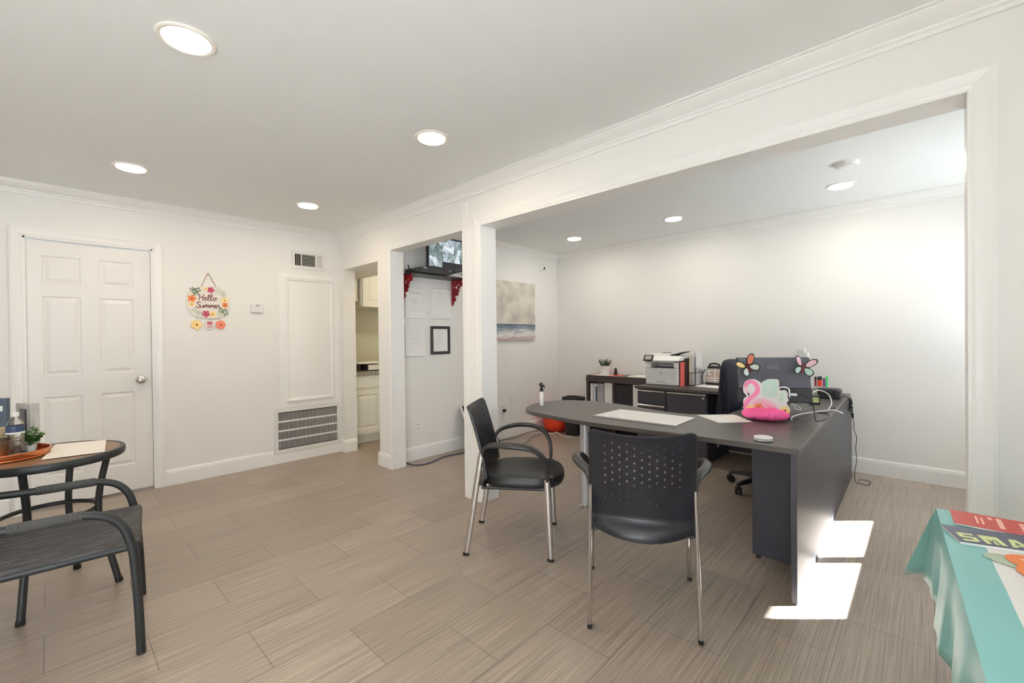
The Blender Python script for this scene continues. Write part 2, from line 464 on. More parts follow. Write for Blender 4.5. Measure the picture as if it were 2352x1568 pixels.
# ------------------------------------------------------------------ the setting
H = 2.415
XB, XB2 = 2.249, 2.385       # dividing wall faces
YA = 4.785                   # wall with the door
YD = 3.845                   # office back wall (documents, seascape)
XF = 5.01                    # office far wall
YF = -0.85                   # front (window) wall
XL = -1.9
struct(MB().box(XL - .1, XF + .1, YF - .1, 5.75, -.1, 0).build('floor', M['floor'], smooth=0))
struct(MB().box(XL - .1, XF + .1, YF - .1, 5.75, H, H + .1).build('ceiling', M['ceil'], smooth=0))
# wall with the six panel door
DX0, DX1, DZ = -0.124, 0.615, 2.033
w = MB()
w.box(XL, DX0, YA, YA + .115, 0, H); w.box(DX1, XB2, YA, YA + .115, 0, H); w.box(DX0, DX1, YA, YA + .115, DZ, H)
w.box(DX0 - .02, DX1 + .02, YA + .20, YA + .23, 0, DZ)
struct(w.build('wall_back', M['wall'], smooth=0))
# dividing wall with three openings
w = MB()
w.box(XB, XB2, 4.685, YA, 0, H)                      # stub in the corner
w.box(XB, XB2, 3.95, 4.685, 2.02, H)
w.box(XB, XB2, 3.72, 3.95, 0, H)                     # pier
w.box(XB, XB2, 2.645, 3.72, 2.095, H)
w.box(XB + .004, XB2 - .004, 2.44, 2.645, 0, H)      # column
w.box(XB, XB2, -0.11, 2.44, 2.10, H)
w.box(XB, XB2, YF, -0.11, 0, H)
w.box(XB2, 2.74, 3.95, 5.60, 2.02, H)                # dropped soffit over the kitchen passage
struct(w.build('wall_right', M['wall'], smooth=0))
struct(MB().box(XB2, XF + .1, YD, 3.95, 0, H).build('wall_office_back', M['wall'], smooth=0))
struct(MB().box(XF, XF + .1, YF - .1, YD, 0, H).build('wall_office_far', M['wall'], smooth=0))
struct(MB().box(XL - .1, XL, YF - .1, YA + .115, 0, H).build('wall_left', M['wall'], smooth=0))
# front wall: office window and shop front of the front room
WX0, WX1, WZ0, WZ1 = 3.389, 4.852, 0.980, 1.78
GX0, GX1, GZ0, GZ1 = -2.85, -0.12, 0.03, 2.38
w = MB()
w.box(XL - .1, GX0, YF - .1, YF, 0, H); w.box(GX0, GX1, YF - .1, YF, GZ1, H); w.box(GX0, GX1, YF - .1, YF, 0, GZ0)
w.box(GX1, WX0, YF - .1, YF, 0, H); w.box(WX0, WX1, YF - .1, YF, 0, WZ0); w.box(WX0, WX1, YF - .1, YF, WZ1, H)
w.box(WX1, XF + .1, YF - .1, YF, 0, H)
struct(w.build('wall_front', M['wall'], smooth=0))
f = MB()
f.box(4.077, 4.120, YF - .06, YF - .002, WZ0, WZ1)
f.box(WX0, WX1, YF - .06, YF - .01, WZ1 - .03, WZ1)
wn = struct(f.build('window_1', M['trim'], smooth=0))
f = MB()
f.box(-1.53, -1.47, YF - .07, YF - .01, GZ0, GZ1); f.box(GX0, GX0 + .05, YF - .07, YF - .01, GZ0, GZ1); f.box(GX1 - .05, GX1, YF - .07, YF - .01, GZ0, GZ1)
f.box(GX0, GX1, YF - .07, YF - .01, GZ0, GZ0 + .06); f.box(GX0, GX1, YF - .07, YF - .01, GZ1 - .05, GZ1)
wn = struct(f.build('window_2', M['trim'], smooth=0))
portal('office_window_portal', ((WX0 + WX1) / 2, YF - .09, (WZ0 + WZ1) / 2), WX1 - WX0, WZ1 - WZ0)
portal('shop_front_portal', ((GX0 + GX1) / 2, YF - .09, (GZ0 + GZ1) / 2), GX1 - GX0, GZ1 - GZ0)
struct(MB().box(-14, 18, -22, YF - .1, -.12, -.04).build('ground', M['ext'], smooth=0))

struct(MB().box(-14, 20, YF - 1.6, YF - .1, 2.587, 2.70).build('sun_cutoff_slab', M['soffit'], smooth=0))  # unseen slab added to cut the sun above the floor patch

# kitchen beyond the passage
w = MB()
w.box(XB2, 4.3, 5.60, 5.70, 0, H); w.box(XB2 - .1, XB2, YA + .115, 5.60, 0, H); w.box(4.2, 4.3, 3.95, 5.60, 0, H)
struct(w.build('wall_kitchen', M['kwall'], smooth=0))
kl = bpy.data.lights.new('kitchen_fill_light', 'AREA'); kl.shape = 'DISK'; kl.size = 0.25; kl.energy = 9; kl.color = (1.0, 0.86, 0.62)  # added fill for the dim kitchen, no fixture is seen
ko = bpy.data.objects.new('kitchen_fill_light', kl); COL.objects.link(ko); ko.location = (3.5, 4.35, H - .02)

# crown moulding
CP = [(0, 2.335), (.012, 2.335), (.013, 2.350), (.022, 2.356), (.024, 2.364), (.034, 2.369), (.052, 2.380), (.066, 2.394), (.073, 2.401), (.074, 2.406), (.088, 2.408), (.088, 2.4149), (0, 2.4149)]
def crown(name, axis, face, sgn, a0, a1, m0, m1):
    """axis 'x' or 'y' runs along the wall; the moulding grows from 'face' by sgn; m0, m1 = miter sign at each end"""
    rs = []
    for a, mt in ((a0, m0), (a1, m1)):
        rs.append([Vector((a + mt * o, face + sgn * o, z)) if axis == 'x' else Vector((face + sgn * o, a + mt * o, z)) for o, z in CP])
    return struct(MB().rings(rs).build(name, M['trim'], smooth=30))
crown('trim_1', 'x', YA, -1, XL, XB, 1, -1)
crown('trim_2', 'y', XB, -1, YF, YA, 1, -1)
crown('trim_3', 'x', YD, -1, XB2, XF, 1, -1)
crown('trim_4', 'y', XF, -1, YF, YD, 1, -1)
crown('trim_5', 'y', XB2, 1, YF, YD, 1, -1)
# baseboards
BP = [(0, 0), (.015, 0), (.015, .108), (.0115, .111), (.0115, .116), (.013, .119), (.006, .134), (0, .136)]
def base(mb, axis, face, sgn, a0, a1, m0=0, m1=0):
    rs = []
    for a, mt in ((a0, m0), (a1, m1)):
        rs.append([Vector((a + mt * o, face + sgn * o, z)) if axis == 'x' else Vector((face + sgn * o, a + mt * o, z)) for o, z in BP])
    mb.rings(rs)
b = MB(); base(b, 'x', YA, -1, XL, -.209); base(b, 'x', YA, -1, .674, 1.545)
b.box(1.545, 2.234, YA - .015, YA, 0, .093)
struct(b.build('baseboard_back', M['trim'], smooth=30))
b = MB()
base(b, 'y', XB, -1, 4.685, YA, -1, 0); base(b, 'x', 4.685, -1, XB, XB2 - .005, -1, 0)
base(b, 'y', XB, -1, 3.735, 3.95, 0, 1); base(b, 'x', 3.95, 1, XB, XB2, -1, 0)
base(b, 'y', XB, -1, YF, -.18)
struct(b.build('baseboard_right', M['trim'], smooth=30))
b = MB(); base(b, 'x', YD, -1, XB2, XF, 0, -1); struct(b.build('baseboard_office_back', M['trim'], smooth=30))
b = MB(); base(b, 'y', XF, -1, YF, YD, 0, -1); struct(b.build('baseboard_office_far', M['trim'], smooth=30))
b = MB(); base(b, 'x', 3.95, 1, XB2, 4.2); struct(b.build('baseboard_kitchen', M['trim'], smooth=30))

# casings: stepped profile (offset from the opening edge, thickness)
def casing_v(mb, axis, face, sgn, e, d, z0, z1, wd=.066, mt=1):
    """vertical leg; e = opening edge, d = direction away from the opening"""
    P = [(0, 0), (0, .010), (.012, .014), (.022, .011), (.042, .015), (wd - .012, .019), (wd, .016), (wd, 0)]
    rs = []
    for z, k in ((z0, 0), (z1, mt)):
        rs.append([Vector((face + sgn * t, e + d * o, z + k * o)) if axis == 'y' else Vector((e + d * o, face + sgn * t, z + k * o)) for o, t in P])
    mb.rings(rs)
def casing_h(mb, axis, face, sgn, e0, e1, z, wd=.066):
    P = [(0, 0), (0, .010), (.012, .014), (.022, .011), (.042, .015), (wd - .012, .019), (wd, .016), (wd, 0)]
    rs = []
    for e, d in ((e0, -1), (e1, 1)):
        rs.append([Vector((face + sgn * t, e + d * o, z + o)) if axis == 'y' else Vector((e + d * o, face + sgn * t, z + o)) for o, t in P])
    mb.rings(rs)
c = MB()
casing_v(c, 'y', XB, -1, 2.437, 1, 0, 2.10); casing_v(c, 'y', XB, -1, -.11, -1, 0, 2.10); casing_h(c, 'y', XB, -1, -.11, 2.437, 2.10)
casing_v(c, 'y', XB, -1, 2.648, -1, 0, 2.30, mt=0)
c.box(XB - .008, XB + .004, 2.50, 2.60, 0, 2.10)
struct(c.build('trim_6', M['trim'], smooth=30))
c = MB()        # white linings of the openings
c.box(XB - .012, XB2 + .012, 2.431, 2.441, 0, 2.10); c.box(XB - .012, XB2 + .012, -.115, -.104, 0, 2.10); c.box(XB - .012, XB2 + .012, -.11, 2.437, 2.092, 2.102)
c.box(XB2, XB2 + .014, 2.37, 2.437, 0, 2.16) if False else None
c.box(XB - .004, XB2 + .004, 2.643, 2.652, 0, 2.092)
c.box(XB - .006, XB2 + .006, 3.708, 3.722, 0, 2.094); c.box(XB - .012, XB, 3.70, 3.736, 0, 2.094)
struct(c.build('trim_7', M['trim'], smooth=0, bevel=.002))

# ------------------------------------------------------------------ door with six raised panels
c = MB()
casing_v(c, 'x', YA, -1, DX0, -1, 0, DZ); casing_v(c, 'x', YA, -1, DX1, 1, 0, DZ); casing_h(c, 'x', YA, -1, DX0, DX1, DZ)
c.box(DX0 - .001, DX0 + .012, YA - .005, YA + .112, 0, DZ); c.box(DX1 - .012, DX1 + .001, YA - .005, YA + .112, 0, DZ); c.box(DX0, DX1, YA - .005, YA + .112, DZ - .012, DZ + .001)
door = struct(c.build('door_1', M['trim'], smooth=30))
def panel_slab(x0, x1, y, z0, z1, th, panels):
    """door leaf facing -Y at y; panels are raised fields in a sunk moulding"""
    mb = MB()
    xs = sorted({x0, x1, *[p[0] for p in panels], *[p[1] for p in panels]})
    zs = sorted({z0, z1, *[p[2] for p in panels], *[p[3] for p in panels]})
    vc = {}
    def V(x, z, yy):
        k = (round(x, 5), round(z, 5), round(yy, 5))
        if k not in vc: vc[k] = mb.v(x, yy, z)
        return vc[k]
    for i in range(len(xs) - 1):
        for j in range(len(zs) - 1):
            a, b_, c_, d = xs[i], xs[i + 1], zs[j], zs[j + 1]
            if any(p[0] <= a + 1e-6 and p[1] >= b_ - 1e-6 and p[2] <= c_ + 1e-6 and p[3] >= d - 1e-6 for p in panels): continue
            mb.face([V(a, c_, y), V(b_, c_, y), V(b_, d, y), V(a, d, y)])
    for (a, b_, c_, d) in panels:
        prev = None
        for ins, dep in ((0, 0), (.007, .009), (.013, .010), (.034, .002), (.037, .0005)):
            r = [V(a + ins, c_ + ins, y + dep), V(b_ - ins, c_ + ins, y + dep), V(b_ - ins, d - ins, y + dep), V(a + ins, d - ins, y + dep)]
            if prev:
                for k in range(4): mb.face([prev[k], prev[(k + 1) % 4], r[(k + 1) % 4], r[k]])
            prev = r
        mb.face(prev)
    q = [mb.v(x0, y, z0), mb.v(x1, y, z0), mb.v(x1, y, z1), mb.v(x0, y, z1)]
    q2 = [mb.v(x0, y + th, z0), mb.v(x1, y + th, z0), mb.v(x1, y + th, z1), mb.v(x0, y + th, z1)]
    for k in range(4): mb.face([q[k], q2[k], q2[(k + 1) % 4], q[(k + 1) % 4]])
    mb.face(q2[::-1])
    return mb
PL = []
for a, b_ in ((-.030, .178), (.285, .490)):
    PL += [(a, b_, 1.70, 1.906), (a, b_, 1.00, 1.60), (a, b_, .235, .838)]
leaf = panel_slab(DX0 + .014, DX1 - .014, 4.812, .018, DZ - .022, .036, PL).build('door_leaf', M['door'], door, smooth=20)
k = MB()
kc = Vector((.529, 4.812, .931))
def lathe_y(mb, c, prof, seg=24):
    """revolve profile (radius, distance) about an axis pointing to -Y"""
    rs = [[Vector((c[0] + r * cos(2 * pi * j / seg), c[1] - d, c[2] + r * sin(2 * pi * j / seg))) for j in range(seg)] for r, d in prof]
    return mb.rings(rs)
lathe_y(k, kc, [(.033, 0), (.033, .004), (.028, .009), (.013, .012), (.012, .028), (.022, .036), (.0275, .048), (.0265, .060), (.019, .066), (.008, .067), (.002, .0665)])
kn = k.build('door_knob', M['nick'], leaf)
kn['label'] = 'round brushed nickel knob'
k = MB(); k.box(DX1 - .0150, DX1 - .013, 4.812, 4.842, .90, .96)
k.build('latch_plate', M['nick'], leaf, smooth=0)

# ------------------------------------------------------------------ things on the wall with the door
t = thing('wall_access_panel', 'tall white panel with a moulded frame on the wall beside the kitchen passage', 'panel', (1.92, YA, 0.6))
o0 = Vector((1.92, YA, 0.6))
p = MB()
x0, x1, z0, z1 = 1.612 - 1.92, 2.226 - 1.92, .557 - .6, 1.94 - .6
p.box(x0, x1, -.006, 0, z0, z1)
p.build('backing', M['trim'], t, smooth=0, bevel=.002)
fr = MB()
FP = [(0, .006), (0, .016), (.008, .024), (.014, .019), (.022, .019), (.030, .012), (.036, .006)]
px0, px1, pz0, pz1 = 1.672 - 1.92, 2.171 - 1.92, .614 - .6, 1.898 - .6
rs = []
for ins, d in FP:
    rs.append([Vector((px0 + ins, -d, pz0 + ins)), Vector((px1 - ins, -d, pz0 + ins)), Vector((px1 - ins, -d, pz1 - ins)), Vector((px0 + ins, -d, pz1 - ins))])
fr.rings(rs, cap=False)
fr.build('moulding', M['trim'], t, smooth=20)

# return grille
GX, GZ = (1.55, 2.232), (.095, .553)
t = thing('return_air_grille', 'large white return air grille low on the wall under the white panel', 'vent', (1.89, YA, .095))
W2 = .341
g = MB()
g.box(-W2, W2, -.014, -.003, 0, .042); g.box(-W2, W2, -.014, -.003, .418, .458); g.box(-W2, -W2 + .036, -.014, -.003, .042, .418); g.box(W2 - .034, W2, -.014, -.003, .042, .418)
g.build('frame', M['off'], t, smooth=0, bevel=.003)
MB().box(-W2 + .03, W2 - .03, -.0029, -.001, .03, .43).build('backing', M['dark'], t, smooth=0)
rowh = .376 / 4
g = MB()
for r in (1, 2, 3): g.box(-W2 + .036, W2 - .034, -.012, -.004, .042 + r * rowh - .008, .042 + r * rowh + .008)
g.build('crossbar', M['off'], t, smooth=0)
g = MB(); n = 47
for i in range(n):
    x = -W2 + .036 + (i + .5) * (2 * W2 - .07) / n
    for r in range(4): g.obox((x, -.0072, .042 + (r + .5) * rowh), (1, -.25, 0), (.25, 1, 0), (0, 0, 1), .0019, .0032, rowh / 2 - .008)
g.build('slats', M['off'], t, smooth=0)

# supply vent
t = thing('air_vent', 'small white louvred air vent high on the wall near the corner', 'vent', (1.911, YA, 1.996))
g = MB()
w_, h_ = .173, .189
g.box(-w_, w_, -.012, 0, 0, .034); g.box(-w_, w_, -.012, 0, h_ - .034, h_); g.box(-w_, -w_ + .034, -.012, 0, .034, h_ - .034); g.box(w_ - .034, w_, -.012, 0, .034, h_ - .034)
g.box(-.078, -.068, -.011, -.002, .034, h_ - .034); g.box(.070, .080, -.011, -.002, .034, h_ - .034)
g.build('frame', M['off'], t, smooth=0, bevel=.003)
MB().box(-w_ + .03, w_ - .03, -.0022, -.001, .03, h_ - .03).build('backing', M['dark'], t, smooth=0)
g = MB()
for i in range(8): g.obox((.001, -.007, .034 + (i + .5) * .121 / 8), (1, 0, 0), (0, 1, .5), (0, -.5, 1), .068, .0045, .0012)
for i in range(4):
    g.obox((-.139 + .020 * i, -.007, .0945), (.5, 1, 0), (1, -.5, 0), (0, 0, 1), .005, .0011, .060)
    g.obox((.086 + .018 * i, -.007, .0945), (1, .2, 0), (-.2, 1, 0), (0, 0, 1), .0075, .0011, .060)
g.build('louvre', M['off'], t, smooth=0)

# thermostat
t = thing('thermostat', 'small white thermostat on the wall right of the round floral sign', 'thermostat', (1.411, YA, 1.566))
MB().box(-.056, .056, -.024, 0, -.042, .042).build('body', M['off'], t, smooth=0, bevel=.005)
MB().box(-.018, .018, -.0255, -.0235, .018, .034).build('display', M['ink'], t, smooth=0)
g = MB(); g.box(-.018, .020, -.0255, -.0235, .002, .006); g.box(-.018, .020, -.0255, -.0235, -.013, -.010); g.box(-.030, -.024, -.0255, -.0235, -.002, .004); g.box(.030, .038, -.0255, -.0235, -.009, -.005)
g.build('buttons', M['inkl'], t, smooth=0)

# hello summer sign
t = thing('floral_hanging_sign', 'round floral sign reading Hello Summer hung by a rope on the wall', 'sign', (1.010, YA, 1.604))
A0 = Vector((0, -.006, 0))
ol = []
for i in range(64):
    a = 2 * pi * i / 64
    ca, sa = cos(a), sin(a)
    r = 1 / ((abs(ca) ** 2.6 + abs(sa) ** 2.6) ** (1 / 2.6))
    ol.append((.163 * r * ca * (1 + .012 * cos(6 * a)), .146 * r * sa * (1 + .015 * cos(5 * a))))
MB().plate(ol, A0, (1, 0, 0), (0, 0, 1), .010).build('board', M['signw'], t)
Y1 = -.0165
def disc_flower(mb, x, z, r, petals=5, ph=0., th=.0012, y=None):
    mb.plate([(x + q[0], z + q[1]) for q in flower_outline(r, petals, 40, .3, ph)], (0, y if y is not None else Y1 + .001, 0), (1, 0, 0), (0, 0, 1), th)
def dots(mb, pts, r, y=None, th=.0012):
    for x, z in pts: mb.plate([(x + r * cos(2 * pi * i / 12), z + r * sin(2 * pi * i / 12)) for i in range(12)], (0, (y if y is not None else Y1) - .0002, 0), (1, 0, 0), (0, 0, 1), th)
def frond(mb, x, z, ang, L_, n=6, wl=.03):
    d = Vector((cos(ang), sin(ang))); nn = Vector((-d.y, d.x))
    for i in range(n):
        c_ = Vector((x, z)) + d * (L_ * (i + .3) / n)
        for sgn in (-1, 1):
            tip = c_ + d * (wl * .55) + nn * (sgn * wl * (1 - .5 * i / n))
            e = (tip - c_).normalized(); q = Vector((-e.y, e.x)) * .0045
            m_ = (c_ + tip) / 2
            mb.plate([tuple(c_), tuple(m_ + q), tuple(tip), tuple(m_ - q)][::sgn], (0, Y1 + .0012, 0), (1, 0, 0), (0, 0, 1), .0008)
for nm, mm, L_ in (('orange_flower', 'fo', [(-.125, .028, .034, 0.), (.128, -.022, .026, .5)]),
                   ('magenta_flower', 'fm', [(.018, .112, .030, .2), (-.022, -.107, .033, .7)]),
                   ('yellow_flower', 'fy', [(-.022, .120, .017, 0.), (.126, .022, .029, .3), (-.127, -.024, .023, .8), (.030, -.108, .029, .1)])):
    for (x, z, r, ph) in L_:
        g = MB(); disc_flower(g, x, z, r, 5, ph); f_ = g.build(nm, M[mm], t, smooth=0)
        g = MB(); dots(g, [(x, z)], r * .22); g.build('flower_centre', M['fcore'], f_, smooth=0)
for mm, q in (('dgreen', (-.085, .060, 2.2, .075, 6, .03)), ('dgreen', (-.12, .085, .5, .06, 6, .03)), ('dgreen', (.115, -.055, -1.2, .06, 5, .03)), ('dgreen', (.115, -.05, -2.2, .05, 4, .03)), ('pgreen', (.05, .118, -.35, .085, 6, .024)), ('pgreen', (.10, .09, -1.0, .05, 5, .02)), ('pgreen', (-.125, -.055, -.9, .07, 6, .022)), ('pgreen', (-.09, -.10, -.1, .05, 5, .02)), ('pgreen', (.06, -.12, .5, .05, 4, .02))):
    g = MB(); frond(g, *q); g.build('palm_leaf', M[mm], t, smooth=0)
# handwritten words built as pen strokes
def strokes(name, lines, m, parent, o, sx, sz, r, y):
    mb = MB()
    for ln in lines:
        P = smooth_path([(o[0] + sx * a, y, o[1] + sz * b_) for a, b_ in ln], 5)
        mb.tube(P, (.0009, r), seg=6, up=(0, 1, 0))
    return mb.build(name, m, parent)
HELLO = [[(.02, .82), (.10, 1.0), (.22, .98), (.20, .6), (.17, .2), (.10, .0)], [(.14, .48), (.35, .54), (.62, .60)], [(.66, 1.05), (.58, .7), (.52, .3), (.52, .05), (.62, .02)],
         [(.66, .22), (.86, .34), (.90, .52), (.78, .54), (.70, .34), (.74, .06), (.90, .02), (1.06, .25)],
         [(1.06, .25), (1.22, .72), (1.26, 1.0), (1.16, 1.0), (1.08, .6), (1.08, .15), (1.18, .0), (1.34, .25)],
         [(1.34, .25), (1.50, .72), (1.54, 1.0), (1.44, 1.0), (1.36, .6), (1.36, .15), (1.46, .0), (1.60, .2)],
         [(1.86, .5), (1.72, .52), (1.62, .3), (1.70, .03), (1.88, .05), (1.96, .3), (1.86, .5), (1.98, .46), (2.06, .5)]]
strokes('lettering', HELLO, M['maroon'], t, (-.083, .016), .072, .050, .0036, Y1)
SUMMER = [[(.46, .86), (.36, 1.02), (.18, .98), (.10, .78), (.22, .58), (.36, .38), (.32, .06), (.12, -.06), (.02, .1), (.10, .22)],
          [(.44, .5), (.42, .2), (.50, .03), (.64, .12), (.72, .5), (.70, .12), (.80, .04)],
          [(.80, .04), (.88, .5), (.86, .05), (.92, .4), (1.04, .52), (1.06, .3), (1.04, .05), (1.12, .42), (1.24, .5), (1.26, .1), (1.34, .05)],
          [(1.34, .05), (1.42, .5), (1.40, .05), (1.46, .4), (1.58, .52), (1.60, .3), (1.58, .05), (1.66, .42), (1.78, .5), (1.80, .1), (1.88, .05)],
          [(1.86, .2), (2.02, .30), (2.06, .50), (1.96, .54), (1.89, .34), (1.94, .05), (2.08, .04), (2.18, .3)],
          [(2.18, .3), (2.22, .6), (2.26, .5), (2.34, .46), (2.34, .2), (2.40, .03), (2.50, .12)]]
strokes('lettering', SUMMER, M['maroon'], t, (-.096, -.052), .076, .052, .0036, Y1)
rp = MB()
rp.tube([(-.055, -.010, .138), (-.001, -.008, .268), (.001, -.008, .268), (.064, -.010, .136)], .0028, 8)
rp.build('rope', M['rope'], t)
for x in (-.090, .003, .082): MB().tube([(x, -.010, -.138), (x, -.010, -.172)], .0012, 6).build('link', M['rope'], t)
g = MB(); g.plate([(-.094 + q[0], -.206 + q[1]) for q in flower_outline(.043, 5, 60, .22, .4)], (0, -.006, 0), (1, 0, 0), (0, 0, 1), .007); f_ = g.build('flower_charm', M['fy'], t)
g = MB(); dots(g, [(-.092, -.207)], .009, -.0132); g.build('flower_centre', M['fcore'], f_, smooth=0)
g = MB(); g.plate([(.092 + q[0], -.204 + q[1]) for q in flower_outline(.041, 5, 60, .16, .1)], (0, -.006, 0), (1, 0, 0), (0, 0, 1), .007); f_ = g.build('flower_charm', M['fc'], t)
g = MB(); dots(g, [(.094, -.205)], .008, -.0132); g.build('flower_centre', M['fcore'], f_, smooth=0)
g = MB(); g.plate([(.003 + q[0], -.208 + q[1]) for q in rrect(-.036, .036, -.038, .038, .026)], (0, -.006, 0), (1, 0, 0), (0, 0, 1), .007); cu_ = g.build('cup_charm', M['signw'], t)
g = MB()
for zz in (-.228, -.216, -.204): g.plate([(-.014, zz - .003), (.026, zz - .001), (.026, zz + .004), (-.014, zz + .002)], (0, -.0128, 0), (1, 0, 0), (0, 0, 1), .001)
g.box(-.014, .026, -.0135, -.0125, -.198, -.178)
g.build('stripes', M['fm'], cu_, smooth=0)

# ------------------------------------------------------------------ ceiling lights
def downlight(label, x, y, energy, color, group, first=[None]):
    if first[0] is None:
        t = thing('recessed_ceiling_light', label, 'ceiling light', (x, y, H), 0, group)
        MB().lathe([(.080, -.0005), (.0985, -.0005), (.0985, -.004), (.092, -.008), (.080, -.006)], seg=48, caps=False).build('trim_ring', M['lamprim'], t)
        MB().lathe([(.001, -.0035), (.080, -.0035), (.080, -.0015), (.001, -.0015)], seg=48).build('lens', M['lampface'], t)
        first[0] = t
    else:
        t = copy_tree(first[0]); t.location = (x, y, H); t['label'] = label; t['group'] = group
    l = bpy.data.lights.new('downlight_bulb', 'AREA'); l.shape = 'DISK'; l.size = .15; l.energy = energy; l.color = color
    lo = bpy.data.objects.new('downlight_bulb', l); COL.objects.link(lo); lo.location = (x, y, H - .012); lo.visible_camera = False if False else True
    return t
WC = (1.0, 0.80, 0.58); OC = (1.0, 0.90, 0.76)
G1, G2 = 'ceiling lights of the front room', 'ceiling lights of the office'
downlight('round lit ceiling light of the front room, biggest and nearest', .383, 2.08, LAMP_W, WC, G1)
downlight('round lit ceiling light nearest the moulding above the long opening', 1.548, 2.09, LAMP_W, WC, G1)
downlight('round lit ceiling light in front of the wall with the six panel door', .393, 3.86, LAMP_W, WC, G1)
downlight('round lit ceiling light above the corner with the white wall panel', 1.560, 3.89, LAMP_W, WC, G1)
downlight('round office ceiling light nearest the wall with the seascape', 4.29, 3.03, LAMP_O, OC, G2)
downlight('round office ceiling light above the printer', 4.29, 1.83, LAMP_O, OC, G2)
downlight('round office ceiling light beside the smoke detector', 4.30, .49, LAMP_O, OC, G2)
t = thing('smoke_detector', 'flat round white smoke detector on the office ceiling', 'smoke detector', (3.77, .395, H))
MB().lathe([(.001, 0), (.068, 0), (.068, -.012), (.060, -.030), (.045, -.034), (.001, -.034)], seg=40).build('body', M['white'], t)
MB().lathe([(.050, -.031), (.056, -.0325), (.056, -.0285), (.050, -.0285)], seg=40, caps=False).build('ring', M['off'], t)

# ------------------------------------------------------------------ office back wall
def doc_frame(label, x0, x1, z0, z1, fm, wd, pm, rows, seed):
    t = thing('picture_frame', label, 'picture frame', ((x0 + x1) / 2, YD, z0), 0, 'framed documents under the shelf')
    w_, h_ = (x1 - x0) / 2, z1 - z0
    g = MB()
    FPp = [(0, 0), (0, .016), (.004, .020), (wd - .004, .017), (wd, .010), (wd, 0)]
    g.rings([[Vector((-w_ + i, -d, i)), Vector((w_ - i, -d, i)), Vector((w_ - i, -d, h_ - i)), Vector((-w_ + i, -d, h_ - i))] for i, d in FPp], cap=False)
    g.build('frame', fm, t, smooth=20)
    s_ = MB().box(-w_ + wd - .001, w_ - wd + .001, -.008, -.001, wd - .001, h_ - wd + .001).build('document', pm, t, smooth=0)
    rnd = random.Random(seed); g = MB()
    for (f0, f1, zz, th) in rows:
        xa, xb = -w_ + wd + (2 * w_ - 2 * wd) * f0, -w_ + wd + (2 * w_ - 2 * wd) * f1
        x = xa; z = wd + (h_ - 2 * wd) * zz
        while x < xb:
            l = min(rnd.uniform(.008, .026), xb - x)
            g.box(x, x + l, -.0088, -.0079, z - th / 2, z + th / 2); x += l + .004
    g.build('printed_lines', M['inkl'], s_, smooth=0)
    return t
R1 = [(.12, .88, .93, .008), (.14, .85, .89, .006), (.28, .72, .64, .006), (.30, .68, .57, .006), (.36, .60, .50, .006), (.26, .75, .34, .004), (.30, .80, .25, .004), (.2, .6, .2, .003)]
R2 = [(.28, .66, .93, .006), (.40, .60, .84, .003), (.28, .62, .74, .004), (.12, .85, .55, .003), (.2, .7, .5, .002)]
R3 = [(.05, .95, .93, .004), (.40, .75, .89, .003), (.1, .40, .83, .006), (.55, .85, .83, .006), (.05, .95, .73, .004), (.05, .95, .70, .003), (.3, .8, .60, .004), (.3, .8, .55, .004), (.28, .85, .50, .004), (.2, .95, .40, .004), (.1, .95, .30, .003), (.1, .9, .22, .003), (.1, .5, .12, .003)]
R4 = [(.1, .75, .92 - .075 * i, .004) for i in range(10)] + [(.1, .5, .15, .004)]
doc_frame('white framed certificate behind the left red bracket', 2.481, 2.724, 1.460, 1.770, M['white'], .026, M['paper'], R1, 1)
doc_frame('white framed nearly blank certificate right of the top left one', 2.803, 3.057, 1.463, 1.785, M['white'], .030, M['paper'], R2, 2)
doc_frame('white framed form full of lines, lower left of the four frames', 2.475, 2.720, 1.068, 1.392, M['white'], .026, M['paper'], R3, 3)
doc_frame('black framed notice, the only dark frame under the shelf', 2.797, 3.051, 1.080, 1.382, M['blk'], .030, M['paper'], R4, 4)

t = thing('seascape_canvas', 'square beige and blue seascape canvas on the office back wall', 'painting', (4.10, YD - .002, 1.215))
MB().box(-.385, .385, -.030, 0, 0, .745).build('canvas', M['sea'], t, smooth=0, bevel=.003)

# shelf on red scroll brackets
t = thing('wall_shelf', 'black wall shelf on two red bubble brackets above the framed documents', 'shelf', (2.80, YD, 1.885))
MB().box(-.375, .375, -.225, 0, 0, .014).build('board', M['blk'], t, smooth=0, bevel=.003)
for sx in (-.345, .300):
    g = MB()
    g.box(sx - .009, sx + .009, -.012, 0, -.275, 0)
    g.box(sx - .009, sx + .009, -.185, -.012, -.014, 0)
    for (yy, zz, r) in ((-.160, -.045, .026), (-.115, -.075, .022), (-.085, -.035, .022), (-.040, -.045, .030), (-.050, -.115, .038), (-.100, -.115, .020), (-.085, -.150, .020), (-.040, -.160, .018), (-.036, -.205, .026), (-.018, -.245, .012), (-.13, -.025, .015)):
        rs = [[Vector((sx + dx, yy + r * cos(2 * pi * i / 18), zz + r * sin(2 * pi * i / 18))) for i in range(18)] for dx in (-.007, .007)]
        g.rings(rs)
    g.build('bracket', M['red'], t, smooth=30)
t = thing('video_recorder', 'flat black recorder box lying on the wall shelf below the screen', 'recorder', (2.67, 3.69, 1.899))
MB().box(-.195, .195, -.155, .125, .002, .044).build('case', M['blk'], t, smooth=0, bevel=.003)
g = MB()
for i in range(9):
    for j in range(3): g.box(.03 + i * .016, .038 + i * .016, -.1562, -.1548, .010 + j * .010, .015 + j * .010)
g.build('grille', M['blkm'], t, smooth=0)
MB().box(-.17, -.13, -.157, -.1545, .035, .040).box(.14, .17, -.157, -.1545, .033, .038).build('badge', M['white'], t, smooth=0)
